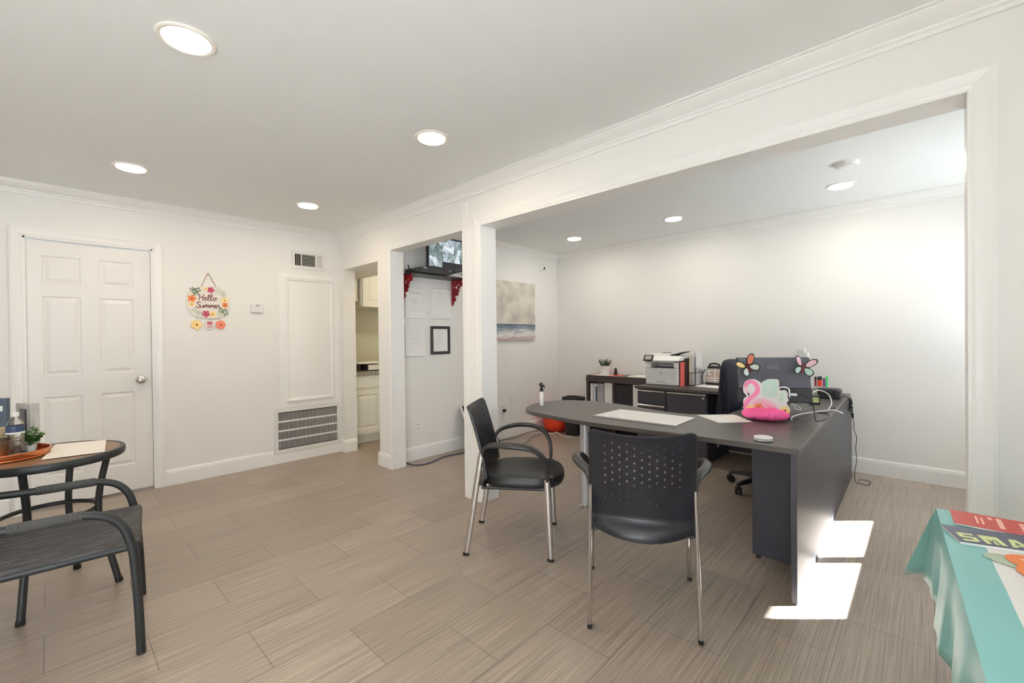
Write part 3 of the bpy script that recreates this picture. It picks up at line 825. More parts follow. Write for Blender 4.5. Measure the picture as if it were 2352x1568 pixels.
MB().tube(smooth_path([(-.15, .11, .044), (-.165, .10, .065), (-.185, .085, .088)], 5), .006, 8).build('antenna', M['blk'], t)
t = thing('security_monitor', 'black flat screen showing camera feeds above the wall shelf', 'monitor', (2.895, 3.665, 1.943))
MB().box(-.262, .262, -.022, .012, .020, .355).build('case', M['blk'], t, smooth=0, bevel=.004)
MB().box(-.246, .246, -.0235, -.0215, .042, .338).build('screen', M['cctv'], t, smooth=0)
g = MB(); g.box(-.246, .246, -.0242, -.0236, .185, .189); g.box(-.084, -.080, -.0242, -.0236, .042, .338); g.box(.080, .084, -.0242, -.0236, .189, .338); g.box(-.080, .246, -.0242, -.0236, .042, .100)
g.build('feed_divider', M['blkm'], t, smooth=0)
g = MB(); g.box(-.03, .03, -.005, .015, .002, .03); g.box(-.11, .11, -.06, .07, 0, .006)
g.build('stand', M['blk'], t, smooth=0, bevel=.002)
t = tag(MB().tube(smooth_path([(2.50, 3.80, 1.95), (2.53, 3.79, 2.00), (2.58, 3.80, 2.02), (2.63, 3.80, 1.99), (2.65, 3.81, 1.945)], 6), .003, 6).build('loose_white_cable', M['cordw']), 'thin white cable looping up behind the recorder on the shelf', 'cable')
t = tag(MB().tube(smooth_path([(3.02, 3.60, 1.93), (3.05, 3.58, 1.915), (3.08, 3.60, 1.905), (3.10, 3.64, 1.90)], 6), .004, 6).tube(smooth_path([(3.05, 3.66, 1.96), (3.045, 3.62, 1.93), (3.05, 3.58, 1.903)], 6), .003, 6).build('shelf_cord', M['cordb']), 'short black cord at the right end of the wall shelf', 'cable')

# security camera
t = thing('dome_camera', 'small white dome camera high on the wall above the seascape', 'camera', (4.655, YD, 2.205))
g = MB(); lathe_y(g, (0, 0, 0), [(.048, 0), (.048, .012), (.040, .018), (.038, .034), (.028, .046), (.010, .052), (.001, .053)]); g.build('body', M['white'], t)
g = MB(); g.sphere((.012, -.044, -.012), .019, 16); g.build('lens', M['blk'], t)
# outlets
def outlet(label, x, y, z, first=[None]):
    if first[0] is None:
        t = thing('wall_outlet', label, 'outlet', (x, y, z), 0, 'outlets on the office back wall')
        MB().box(-.035, .035, -.006, 0, -.057, .057).build('cover_plate', M['white'], t, smooth=0, bevel=.002)
        for s_ in (-1, 1):
            g = MB(); g.plate(rrect(-.016, .016, -.013 + s_ * .021, .013 + s_ * .021, .008), (0, -.005, 0), (1, 0, 0), (0, 0, 1), .003); r_ = g.build('socket', M['off'], t)
            g = MB(); g.box(-.008, -.005, -.0085, -.0078, s_ * .021 - .004, s_ * .021 + .006); g.box(.005, .008, -.0085, -.0078, s_ * .021 - .004, s_ * .021 + .006); g.build('slot', M['dark'], r_, smooth=0)
        first[0] = t
    else:
        t = copy_tree(first[0]); t.location = (x, y, z); t['label'] = label
    return t
outlet('white wall outlet below the framed documents', 2.627, YD, .339)
outlet('white wall outlet left of the white bottle, empty sockets, upper one', 4.046, YD, .459)
outlet('low white wall outlet with a black plug beside the chair back', 3.87, YD, .365)
t = thing('black_plug', 'black power plug in the low office outlet', 'plug', (3.885, YD - .008, .345))
g = MB(); g.box(-.018, .018, -.034, 0, -.016, .016); g.build('body', M['blk'], t, smooth=0, bevel=.005)
MB().tube(smooth_path([(-.01, -.03, -.01), (-.012, -.034, -.05), (-.02, -.02, -.20), (-.03, -.022, -.345)], 5), .003, 6).build('lead', M['cordw'], t)

# leaning white panel behind the column
t = thing('leaning_panel', 'thin white edged dark panel leaning on the wall behind the column', 'panel', (3.165, 3.56, 0))
n_ = Vector((0, .255, .49)).normalized()
g = MB(); g.obox((.20, .122, .245), (1, 0, 0), n_, Vector((1, 0, 0)).cross(n_), .19, .268, .006); g.build('sheet', M['blkm'], t, smooth=0)
g = MB(); g.obox((.004, .122, .245), (1, 0, 0), n_, Vector((1, 0, 0)).cross(n_), .006, .272, .010); g.build('edge_strip', M['white'], t, smooth=0)

# cords on the floor
def cord(name, label, pts, r, m, n=6):
    return tag(MB().tube(smooth_path(pts, n), r, 8).build(name, m), label, 'cable')
cord('purple_cable', 'dark violet cord dropping beside the white pier and running to the column', [(2.402, 3.822, 1.30), (2.402, 3.822, .7), (2.402, 3.82, .22), (2.41, 3.80, .06), (2.445, 3.72, .0065), (2.50, 3.63, .0065), (2.62, 3.62, .0065), (2.84, 3.69, .0065), (3.06, 3.66, .0065), (3.3, 3.62, .0065)], .006, M['cordp'])
cord('grey_cable', 'grey brown floor cord nearest the skirting behind the black chair', [(3.42, 3.74, .004), (3.73, 3.755, .004), (3.99, 3.73, .004), (4.25, 3.81, .004), (4.505, 3.80, .004)], .004, M['cordg'])
cord('grey_cable', 'wavy grey brown floor cord between the black chair and the red tub', [(3.38, 3.60, .004), (3.60, 3.61, .004), (3.797, 3.44, .004), (4.00, 3.52, .004), (4.164, 3.60, .004), (4.377, 3.63, .004), (4.50, 3.72, .004)], .004, M['cordg'])
cord('white_cable', 'white cord lying on the floor in front of the red tub', [(4.34, 3.80, .005), (4.40, 3.64, .005), (4.46, 3.52, .005), (4.475, 3.46, .03), (4.48, 3.42, .005), (4.44, 3.32, .005), (4.46, 3.22, .005)], .0045, M['cordw'])

# red tub and bin
t = thing('red_tub', 'bright red rounded tub on the floor in the office corner', 'tub', (4.66, 3.62, 0))
MB().lathe([(.09, 0), (.125, .012), (.155, .05), (.172, .11), (.180, .19), (.186, .26), (.176, .26), (.165, .18), (.14, .06), (.08, .02), (.001, .02)], seg=40).build('bowl', M['bright'], t)
MB().lathe([(.184, .252), (.192, .256), (.192, .266), (.178, .266), (.176, .256)], seg=40, caps=False).build('rim', M['bright'], t)
t = thing('waste_bin', 'black waste bin with a bag liner beside the dark bookshelf', 'bin', (4.60, 3.285, 0))
def rrz(hx, hy, r, z, n=5): return [Vector((x, y, z)) for x, y in rrect(-hx, hx, -hy, hy, r, n)]
g = MB(); g.rings([rrz(.070, .075, .03, 0), rrz(.078, .083, .03, .02), rrz(.098, .110, .035, .46), rrz(.092, .104, .035, .46), rrz(.07, .075, .03, .03)]); g.build('bucket', M['blkm'], t)
g = MB(); g.rings([rrz(.101, .113, .035, .42), rrz(.110, .122, .035, .462), rrz(.107, .119, .035, .484), rrz(.096, .108, .035, .488), rrz(.088, .10, .035, .45), rrz(.075, .085, .035, .38)]); g.build('bag_liner', M['blk'], t)

# ------------------------------------------------------------------ low bookshelf
t = thing('low_bookshelf', 'low espresso bookshelf with cubbies against the office far wall', 'bookshelf', (4.845, 2.73, 0))
sh = lambda mb: mb
g = MB()
X0, X1 = -.145, .145
g.box(X0, X1, -.44, .425, .735, .765); g.box(X0, X1, .385, .425, 0, .735); g.box(X0, X1, -.44, -.40, 0, .735)
g.box(X0, X1, -.44, .425, .0, .05)
g.build('carcass', M['esp'], t, smooth=0, bevel=.002)
MB().box(X0 - .006, X0 + .012, -.44, .425, .685, .7349).build('front_rail', M['esp'], t, smooth=0)
MB().box(X0 + .01, X1, .028, .058, .05, .735).build('divider', M['esp'], t, smooth=0)
MB().box(X0 + .01, X1, -.40, .385, .36, .385).build('shelf', M['esp'], t, smooth=0)
MB().box(X1 - .008, X1, -.42, .41, .04, .74).build('back', M['esp'], t, smooth=0)
def bk(name, label, y0, y1, z1, x0, m, cat, sticker=None):
    t = thing(name, label, cat, (4.845, (y0 + y1) / 2, .386))
    hy = (y1 - y0) / 2
    MB().box(x0, .125, -hy, hy, 0, z1 - .386).build('cover', m, t, smooth=0, bevel=.003)
    return t
bk('white_binder', 'slim white binder at the left end of the bookshelf', 3.076, 3.108, .660, -.125, M['paper'], 'binder')
b1 = bk('blue_binder', 'light blue binder beside the slim white one on the bookshelf', 3.004, 3.068, .655, -.125, M['off'], 'binder')
MB().box(-.1262, -.1245, -.030, -.004, .05, .24).build('spine_label', M['navyl'], b1, smooth=0)
MB().box(-.1262, -.1245, .010, .024, .02, .25).build('spine_label', mat('pale_blue_card', (.42, .50, .66), .6), b1, smooth=0)
b1 = bk('photo_binder', 'grey album with printed pictures on its face on the bookshelf', 2.922, 3.000, .665, -.118, mat('grey_album', (.42, .40, .42), .6), 'album')
g = MB()
for (a, b_, s_) in ((.015, .19, .014), (-.01, .12, .016), (.02, .08, .012), (-.012, .05, .018), (.012, .235, .012)): g.box(-.1194, -.1178, a - s_, a + s_ * .6, b_ - s_, b_ + s_)
g.build('printed_pictures', M['ink'], b1, smooth=0)
bk('white_box_file', 'wide white box file left of the bookshelf divider', 2.795, 2.905, .680, -.125, M['off'], 'box file')
bk('black_box_file', 'wide black box file right of the bookshelf divider', 2.530, 2.755, .672, -.130, M['blk'], 'box file')
bk('grey_box_file', 'pale grey box file at the right end of the bookshelf', 2.380, 2.515, .680, -.135, M['off'], 'box file')
# on the bookshelf
t = thing('potted_plant', 'small grey green plant in a white pot on the bookshelf', 'potted plant', (4.855, 2.975, .7682))
MB().lathe([(.052, 0), (.056, .004), (.074, .105), (.074, .112), (.068, .112), (.064, .09), (.001, .09)], seg=28).build('pot', M['white'], t)
g = MB(); rnd = random.Random(3)
def leaf(mb, c, d, L_, w_):
    d = Vector(d).normalized(); s_ = d.cross(Vector((0, 0, 1)))
    s_ = s_.normalized() if s_.length > .01 else Vector((1, 0, 0)); n_ = s_.cross(d)
    c = Vector(c)
    a, b_, e, f_ = c, c + d * L_ * .5 + s_ * w_ - n_ * .15 * w_, c + d * L_, c + d * L_ * .5 - s_ * w_ - n_ * .15 * w_
    m_ = c + d * L_ * .5 + n_ * w_ * .3
    V = [mb.bm.verts.new(q) for q in (a, b_, e, f_, m_)]
    for i in range(4): mb.face([V[i], V[(i + 1) % 4], V[4]])
st = MB()
for i in range(30):
    a = rnd.uniform(0, 2 * pi); tl = rnd.uniform(.1, 1.0); L_ = rnd.uniform(.06, .12)
    d = Vector((cos(a) * tl, sin(a) * tl, 1.1)).normalized(); b0 = Vector((cos(a) * .025, sin(a) * .025, .085))
    st.tube([b0, b0 + d * L_], .0013, 5)
    for j in range(10):
        q = b0 + d * (L_ * (.25 + .78 * j / 10)); aa = rnd.uniform(0, 2 * pi)
        leaf(g, q, d * .5 + Vector((cos(aa), sin(aa), .25)), rnd.uniform(.020, .032), .0085)
g.build('leaves', M['leafg'], t); st.build('stems', M['stem'], t)
t = thing('dark_bottle', 'tiny dark bottle beside the potted plant on the bookshelf', 'bottle', (4.86, 2.825, .7665))
MB().lathe([(.022, 0), (.024, .004), (.022, .038), (.018, .048)], seg=20).build('body', M['brownfold'], t)
MB().lathe([(.016, .048), (.017, .052), (.017, .078), (.012, .086), (.004, .088)], seg=20).build('cap', M['blk'], t)
def sheet(name, label, pts, z, th, m, cat, group=None):
    cx = sum(p_[0] for p_ in pts) / len(pts); cy = sum(p_[1] for p_ in pts) / len(pts)
    mb = MB(); mb.prism([(a - cx, b_ - cy) for a, b_ in pts], 0, th)
    o = mb.build(name, m, smooth=0); o.location = (cx, cy, z)
    return tag(o, label, cat, group)
sheet('red_folder', 'thin red folder under the potted plant on the bookshelf', [(4.725, 3.12), (4.965, 3.12), (4.965, 2.74), (4.725, 2.74)], .7652, .0012, M['fold'], 'folder')
sheet('paper_sheet', 'white paper on the red folder under the plant', [(4.715, 3.08), (4.93, 3.08), (4.93, 2.87), (4.715, 2.87)], .7665, .0012, M['cream'], 'paper')
sheet('paper_stack', 'cream papers on the bookshelf beside the printer', [(4.715, 2.58), (4.95, 2.56), (4.95, 2.31), (4.715, 2.32)], .7652, .012, M['cream'], 'papers')

# ------------------------------------------------------------------ credenza
t = thing('credenza', 'dark credenza with chrome handled drawers under the printer', 'credenza', (4.64, 1.63, 0))
yc, xc = 1.63, 4.64
MB().box(4.288 - xc, 4.99 - xc, 1.00 - yc, 2.268 - yc, .695, .722).build('top', M['lamtop'], t, smooth=0, bevel=.002)
g = MB(); g.box(4.352 - xc, 4.97 - xc, 1.54 - yc, 2.262 - yc, .0, .6948)
body = g.build('pedestal', M['lam'], t, smooth=0, bevel=.002)
MB().box(4.95 - xc, 4.97 - xc, 1.03 - yc, 1.54 - yc, .03, .6948).build('back_panel', M['lam'], t, smooth=0)
MB().box(4.33 - xc, 4.97 - xc, 1.005 - yc, 1.03 - yc, 0, .6948).build('end_panel', M['lam'], t, smooth=0)
def front(y0, y1, z0, z1, kind):
    d = MB().box(4.332 - xc, 4.3515 - xc, y0 - yc, y1 - yc, z0, z1).build(kind, M['lam'], t, smooth=0, bevel=.0015)
    h_ = MB(); h_.box(4.312 - xc, 4.333 - xc, y0 + .004 - yc, y1 - .004 - yc, z1 - .022, z1 - .006); h_.build('handle', M['chrome'], d, smooth=0, bevel=.003)
    return d
for (a, b_) in ((.540, .688), (.385, .534), (.02, .379)): front(1.948, 2.258, a, b_, 'drawer')
d = front(1.545, 1.936, .02, .688, 'door')
g = MB(); rs = [[Vector((4.332 - xc - q, 1.572 - yc + .010 * cos(2 * pi * j / 16), .640 + .010 * sin(2 * pi * j / 16))) for j in range(16)] for q in (0, .005)]; g.rings(rs); g.build('lock', M['nick'], d)
g = MB(); rs = [[Vector((4.634 - xc + .022 * cos(2 * pi * j / 20), 1.5395 - yc - q, .139 + .02 * sin(2 * pi * j / 20))) for j in range(20)] for q in (0, .006)]; g.rings(rs); g.build('lock_disc', M['white'], t)  # white disc standing in for a lock on something nearer

# printer
t = thing('laser_printer', 'light grey laser printer with a tilted touch panel on the credenza', 'printer', (4.66, 2.055, .7225))
X0 = -.19
HW = .180
g = MB(); g.rings([rrz(.188, .178, .02, .006), rrz(.192, HW, .02, .012), rrz(.192, HW, .02, .066)]); g.build('paper_tray', M['printerw'], t)
g = MB(); g.box(-.1945, -.190, -.055, .055, .040, .047); g.build('tray_handle', M['ink'], t, smooth=0)
g = MB(); g.rings([rrz(.193, HW + .002, .02, .068), rrz(.193, HW + .002, .02, .185)]); bd = g.build('body', M['printer'], t)
g = MB()
g.box(-.185, -.02, .118, HW, .186, .262); g.box(-.185, -.02, -HW, -.135, .186, .262); g.box(-.02, .185, -HW, HW, .186, .262); g.box(-.185, -.02, -HW, HW, .244, .262)
g.build('upper_body', M['printerw'], t, smooth=0, bevel=.004)
MB().box(-.180, -.02, -.134, .117, .1862, .190).build('output_tray', M['blkm'], t, smooth=0)
sl = MB(); pr = [(-.215, .262), (.185, .262), (.185, .300), (.02, .318), (-.12, .312), (-.205, .275)]
sl.rings([[Vector((x, y, z)) for x, z in pr] for y in (-.195, .185)]); sl.build('scanner_lid', M['printerw'], t, smooth=20, bevel=.004)
ad = MB(); pr = [(-.10, .314), (.15, .309), (.15, .330), (-.02, .338), (-.09, .328)]
ad.rings([[Vector((x, y, z)) for x, z in pr] for y in (-.05, .165)]); ad.build('document_feeder', M['printer'], t, smooth=20, bevel=.004)
ad = MB(); ad.obox((.0, -.125, .333), (1, 0, 0), (0, 1, -.28), (0, .28, 1), .085, .075, .004); ad.build('feed_tray', M['blkm'], t, smooth=0)
MB().box(-.02, .03, -.02, .06, .338, .343).build('feed_slot', M['blk'], t, smooth=0)
pn = MB(); pn.obox((-.205, .135, .290), (0, 1, 0), (.55, 0, .80), (-.8, 0, .55), .052, .036, .008); cp = pn.build('control_panel', M['blk'], t, smooth=0, bevel=.003)
pn = MB(); pn.obox((-.2118, .133, .2945), (0, 1, 0), (.55, 0, .80), (-.8, 0, .55), .034, .023, .0006); pn.build('touch_screen', M['ink'], cp, smooth=0)
g = MB()
R_ = [[Vector((-.1942 - q, .000 + r * cos(2 * pi * j / 28), .130 + r * sin(2 * pi * j / 28))) for j in range(28)] for r, q in ((.0135, 0), (.0135, .001), (.0105, .001), (.0105, 0))]
g.rings(R_, cap=False); g.build('logo_ring', M['ink'], bd)
text_mesh('logo_letters', 'hp', .019, M['ink'], (-.1945, 0, .131), (0, -1, 0), (0, 0, 1), bd, .0004, .25)
MB().box(-.195, -.1925, .10, .165, .082, .086).build('model_strip', M['inkl'], bd, smooth=0)

# files beside the printer
def upright(name, label, cat, y0, y1, x0, x1, z1, m, lean=0.0):
    t = MB(); P = [(x0, y0), (x1, y0), (x1, y1), (x0, y1)]
    cx, cy = (x0 + x1) / 2, (y0 + y1) / 2
    t.rings([[Vector((a - cx, b_ - cy, 0)) for a, b_ in P], [Vector((a - cx, b_ - cy + lean, z1)) for a, b_ in P]])
    o = t.build(name, m, smooth=0, bevel=.001); o.location = (cx, cy, .7225)
    return tag(o, label, cat)
upright('maroon_folder', 'dark maroon folder pressed against the right side of the printer', 'folder', 1.8625, 1.8700, 4.50, 4.74, .245, M['brownfold'], -.001)
upright('coral_folder', 'coral red folder leaning right of the printer', 'folder', 1.8520, 1.8610, 4.485, 4.68, .250, M['fold'], -.006)
upright('black_folder', 'black folder between the coral folder and the wire file holder', 'folder', 1.8410, 1.8500, 4.58, 4.82, .285, M['brownfold'], -.002)
t = thing('wire_file_holder', 'black wire file holder right of the printer', 'file holder', (4.735, 1.797, .7225))
g = MB()
for x in (-.105, .105):
    g.tube([(x, .040, .004), (x, -.040, .004)], .003, 6); g.tube([(x, .040, .135), (x, -.040, .135)], .003, 6)
    for y in (.040, .020, 0, -.020, -.040): g.tube([(x, y, .004), (x, y, .135)], .0018, 6)
for y in (.040, -.040):
    g.tube([(-.105, y, .004), (.105, y, .004)], .003, 6); g.tube([(-.105, y, .135), (.105, y, .135)], .003, 6)
g.build('wire_frame', M['blk'], t)
g = MB()
for j in range(11): g.tube([(-.105 + .021 * j, -.040, .004), (-.105 + .021 * j, -.040, .20 - .004 * j)], .0014, 5)
g.build('wire_mesh', M['blk'], t)
upright('yellow_folder', 'yellow folder standing first in the wire file holder', 'folder', 1.828, 1.833, 4.65, 4.83, .290, M['yel'], -.002)
for i, (lb, y, h_, ln, th) in enumerate((('thick white paper bundle standing second in the wire file holder', 1.818, .325, -.001, .0065), ('white paper bundle standing third in the wire file holder', 1.803, .315, -.001, .006), ('tall white paper bundle in the middle of the wire file holder', 1.789, .350, -.001, .006))):
    upright('paper_bundle', lb, 'papers', y - th, y + th, 4.65, 4.82, h_, M['paper'] if i != 1 else M['off'], ln)
upright('magazine', 'grey striped catalogue leaning in the wire file holder', 'magazine', 1.774, 1.779, 4.66, 4.81, .30, M['ink'], -.004)
upright('tall_envelope', 'tallest white envelope at the right end of the wire file holder', 'envelope', 1.762, 1.7675, 4.67, 4.83, .352, M['paper'], -.001)
sheet('credenza_papers', 'white papers under the plaid bag on the credenza', [(4.58, 1.75), (4.93, 1.755), (4.90, 1.50), (4.53, 1.49)], .7225, .003, M['paper'], 'papers')
# plaid handbag
t = thing('plaid_handbag', 'small plaid handbag with black trim beside the wire file holder', 'bag', (4.84, 1.635, .7258))
def rz(hx, hy, z, r=.02): return [Vector((x, y, z)) for x, y in rrect(-hx, hx, -hy, hy, min(r, hx * .9), 4)]
g = MB(); g.rings([rz(.054, .076, .022), rz(.056, .079, .06), rz(.050, .073, .12), rz(.042, .066, .172), rz(.04, .066, .18)]); g.build('body', M['plaid'], t)
g = MB(); g.rings([rz(.054, .077, 0), rz(.058, .082, .008), rz(.057, .080, .025), rz(.055, .077, .027)]); g.build('base_trim', M['blk'], t)
g = MB(); g.rings([rz(.042, .068, .170), rz(.042, .068, .182), rz(.036, .060, .196), rz(.02, .04, .200)]); g.build('flap', M['blk'], t)
g = MB(); g.tube(smooth_path([(0, .055, .185), (-.004, .045, .215), (-.005, .0, .224), (-.004, -.045, .215), (0, -.055, .185)], 6), (.004, .009), 8); g.build('handle', M['blk'], t)
g = MB(); g.tube(smooth_path([(-.05, .078, .16), (-.07, .10, .11), (-.075, .105, .06), (-.066, .10, .02)], 6), (.003, .010), 8); g.build('strap', M['blk'], t)
g = MB(); g.obox((-.058, .052, .135), (0, 1, -1), (0, 1, 1), (1, 0, 0), .032, .007, .002); g.obox((-.058, .045, .122), (0, 1, .6), (0, -.6, 1), (1, 0, 0), .028, .006, .002); g.build('bow', M['paper'], t, smooth=0)
t = tag(MB().tube(smooth_path([(4.86, 1.565, .733), (4.88, 1.51, .730), (4.87, 1.43, .730), (4.83, 1.36, .730)], 6), (.006, .014), 8).build('black_strap', M['blk']), 'black strap lying on the credenza right of the plaid bag', 'strap')

# ------------------------------------------------------------------ office chair with a draped jacket
cx_, cy_ = 3.94, .95
t = thing('office_chair', 'swivel office chair on castors tucked behind the desk', 'office chair', (cx_, cy_, 0))
a0 = atan2(1.223 - cy_, 3.985 - cx_)
bs = MB(); bs.lathe([(.04, .075), (.045, .085), (.045, .125), (.03, .135)], seg=20)
for i in range(5):
    a = a0 + i * 2 * pi / 5
    d = Vector((cos(a), sin(a), 0)); s_ = Vector((-sin(a), cos(a), 0))
    rs = []
    for r, z, hw, hh in ((.03, .105, .024, .018), (.15, .097, .020, .015), (.25, .084, .016, .012), (.285, .076, .014, .010)):
        c = d * r + Vector((0, 0, z)); rs.append([c + s_ * hw + Vector((0, 0, -hh)), c + s_ * hw * .6 + Vector((0, 0, hh)), c - s_ * hw * .6 + Vector((0, 0, hh)), c - s_ * hw + Vector((0, 0, -hh))])
    bs.rings(rs)
bs.build('star_base', M['blk'], t)
for i in range(5):
    a = a0 + i * 2 * pi / 5
    d = Vector((cos(a), sin(a), 0)); c = d * .275; ax = Vector((-sin(a + .7), cos(a + .7), 0)); e = Vector((ax.y, -ax.x, 0))
    g = MB()
    for s_ in (-.014, .014):
        g.rings([[c + ax * (s_ + q) + e * (.029 * cos(2 * pi * j / 18)) + Vector((0, 0, .030 + .029 * sin(2 * pi * j / 18))) for j in range(18)] for q in (-.009, .009)])
    g.tube([c + Vector((0, 0, .03)), c + Vector((0, 0, .074))], .008, 8)
    g.build('caster', M['rubber'], t)
MB().lathe([(.028, .12), (.028, .28), (.016, .28), (.016, .44)], seg=16).build('gas_column', M['blk'], t)
g = MB(); g.rings([rrz(.20, .20, .06, .44), rrz(.235, .235, .08, .46), rrz(.24, .24, .08, .50), rrz(.20, .20, .07, .525)]); g.build('seat', M['vinyl'], t)
g = MB()
rs = []
for z, hw, yy, th in ((.56, .16, .225, .03), (.66, .205, .235, .035), (.80, .215, .235, .035), (.95, .20, .25, .03), (1.02, .175, .262, .022)):
    rs.append([Vector((hw * cos(2 * pi * j / 24), yy + th * sin(2 * pi * j / 24) - .05 * (1 - abs(cos(2 * pi * j / 24)) ** 2) * 0, z)) for j in range(24)])
g.rings(rs); g.build('backrest', M['vinyl'], t)
MB().tube([(0, .10, .44), (0, .22, .47), (0, .265, .60), (0, .265, .70)], (.008, .03), 8, up=(0, 1, 0)).build('back_stem', M['blk'], t)
# jacket
t = thing('draped_jacket', 'dark midnight blue jacket draped over the office chair back', 'jacket', (cx_, cy_ + .245, .56))
g = MB(); n = 72
rs = []
for k_ in range(15):
    f_ = k_ / 14; z = 1.045 - f_ * .485 - .56
    R_ = []
    for j in range(n):
        a = 2 * pi * j / n
        hw = .198 + .055 * f_ ** 1.1; th = .042 + .055 * f_
        if k_ == 0: hw, th = .180, .012
        if k_ == 1: hw, th = .200, .034
        fold = 1 + (.30 * f_ * sin(7 * a + 1.2 + 1.3 * f_) + .12 * f_ * sin(12 * a + .4))
        R_.append(Vector((hw * cos(a) * (1 + .07 * f_ * sin(5 * a + 2 * f_) + .05 * f_ * sin(11 * a)), .01 - .02 * f_ + th * sin(a) * fold, z + (.018 * sin(3 * a + 1) * f_ if k_ > 10 else 0) - (.012 * cos(a) ** 2 if k_ < 3 else 0))))
    rs.append(R_)
V = g.rings(rs, cap=False)
g.bm.verts.ensure_lookup_table(); g.face([g.bm.verts[j] for j in range(n)][::-1])
g.build('fabric', M['jacket'], t, smooth=80)
MB().box(-.20, -.194, -.05, -.046, .08, .115).build('label_tag', M['paper'], t, smooth=0)

# ------------------------------------------------------------------ the L-shaped desk
DZ0, DZ1 = .695, .722
t = thing('bullet_desk', 'dark laminate L shaped desk with a rounded bullet end', 'desk', (2.8, 1.2, 0))
ox, oy = 2.8, 1.2
curve = smooth_path([(3.12, .967, 0), (3.02, 1.03, 0), (2.955, 1.12, 0), (2.93, 1.22, 0), (2.942, 1.36, 0), (2.985, 1.52, 0), (3.03, 1.69, 0), (3.047, 1.86, 0), (3.038, 2.03, 0), (2.975, 2.18, 0), (2.84, 2.262, 0), (2.685, 2.278, 0), (2.53, 2.228, 0), (2.415, 2.155, 0), (2.355, 2.06, 0), (2.322, 1.9, 0), (2.292, 1.68, 0), (2.283, 1.45, 0), (2.295, 1.2, 0), (2.318, .90, 0)], 5)
outl = [(2.331, .425), (4.84, .492), (4.84, .985), (3.33, .960)] + [(q.x, q.y) for q in curve]
MB().prism([(a - ox, b_ - oy) for a, b_ in outl], DZ0, DZ1).build('top', M['lamtop'], t, smooth=30, bevel=.0025)
e = Vector((4.78 - 2.342, .479 - .436, 0)).normalized(); nrm = Vector((-e.y, e.x, 0))
c0 = Vector((2.342 - ox, .436 - oy, 0))
L_ = 2.435
g = MB(); g.obox(c0 + e * (L_ / 2) + nrm * .012 + Vector((0, 0, .349)), e, nrm, (0, 0, 1), L_ / 2, .0125, .3455); g.build('long_side_panel', M['lam'], t, smooth=0, bevel=.0015)
g = MB(); g.obox(c0 + e * .014 + nrm * .012 + Vector((0, 0, .16)), e, nrm, (0, 0, 1), .0148, .0135, .16); g.build('edge_guard', M['nick'], t, smooth=0) if False else g.bm.free()
g = MB(); g.box(2.705 - ox, 2.732 - ox, .466 - oy, .718 - oy, .018, .6945); lp = g.build('leg_panel', M['lam'], t, smooth=0, bevel=.0015)
g = MB(); g.cyl((2.718 - ox, .50 - oy, 0), .012, .019, 12); g.cyl((2.718 - ox, .69 - oy, 0), .012, .019, 12); g.build('glide', M['rubber'], lp)
MB().box(4.79 - ox, 4.815 - ox, .51 - oy, .96 - oy, 0, .6945).build('far_end_panel', M['lam'], t, smooth=0)
lx, ly = 2.71 - ox, 1.835 - oy
MB().lathe([(.037, .012), (.037, .6945)], (lx, ly, 0), 28).build('post_leg', M['silver'], t)
MB().lathe([(.045, 0), (.045, .010), (.038, .014)], (lx, ly, 0), 28).build('foot_plate', M['chrome'], t)

# things on the desk -------------------------------------------------
DT = DZ1 + .0005
def desk_pad():
    t = thing('desk_calendar_pad', 'large white desk calendar pad on the bullet end of the desk', 'desk pad', (2.635, 1.335, DT))
    P = [(2.462, 1.602), (2.800, 1.596), (2.806, 1.068), (2.474, 1.058)]
    MB().prism([(a - 2.635, b_ - 1.335) for a, b_ in [(2.456, 1.606), (2.470, 1.606), (2.480, 1.054), (2.468, 1.054)]], 0, .006).build('binding_strip', M['ink'], t, smooth=0)
    pg = MB().prism([(a - 2.635, b_ - 1.335) for a, b_ in P], .0008, .0052).build('pages', M['paper'], t, smooth=0)
    g = MB()
    for i in range(7): g.box(-.115 + i * .043, -.1140 + i * .043, -.245, .24, .0050, .0055)
    for i in range(8): g.box(-.115, .143, -.245 + i * .069, -.244 + i * .069, .0050, .0055)
    g.build('calendar_grid', M['inkl'], pg, smooth=0)
    g = MB()
    for (a, b_, w_, l_) in ((-.155, .12, .010, .08), (-.155, -.06, .010, .06), (-.138, .02, .004, .30), (-.155, -.17, .006, .05), (-.150, .21, .005, .04)): g.box(a - w_, a + w_, b_ - l_ / 2, b_ + l_ / 2, .0050, .0056)
    rnd = random.Random(8)
    for i in range(16):
        x = -.105 + .043 * rnd.randrange(6); y = -.23 + .069 * rnd.randrange(7); g.box(x + .006, x + .010, y + .006, y + .03 + rnd.random() * .02, .0050, .0055)
    g.build('print', M['inkl'], pg, smooth=0)
desk_pad()
sheet('printed_sheet', 'white printed sheet beside the flamingo, lower of the two', [(2.935, 1.108), (3.094, .925), (2.905, .765), (2.744, .905)], DT, .001, M['paper'], 'paper')
o = sheet('printed_sheet', 'white slip on top of the sheet left of the flamingo', [(2.985, .985), (3.075, .905), (2.925, .785), (2.840, .865)], DT + .0012, .001, M['cream'], 'paper')
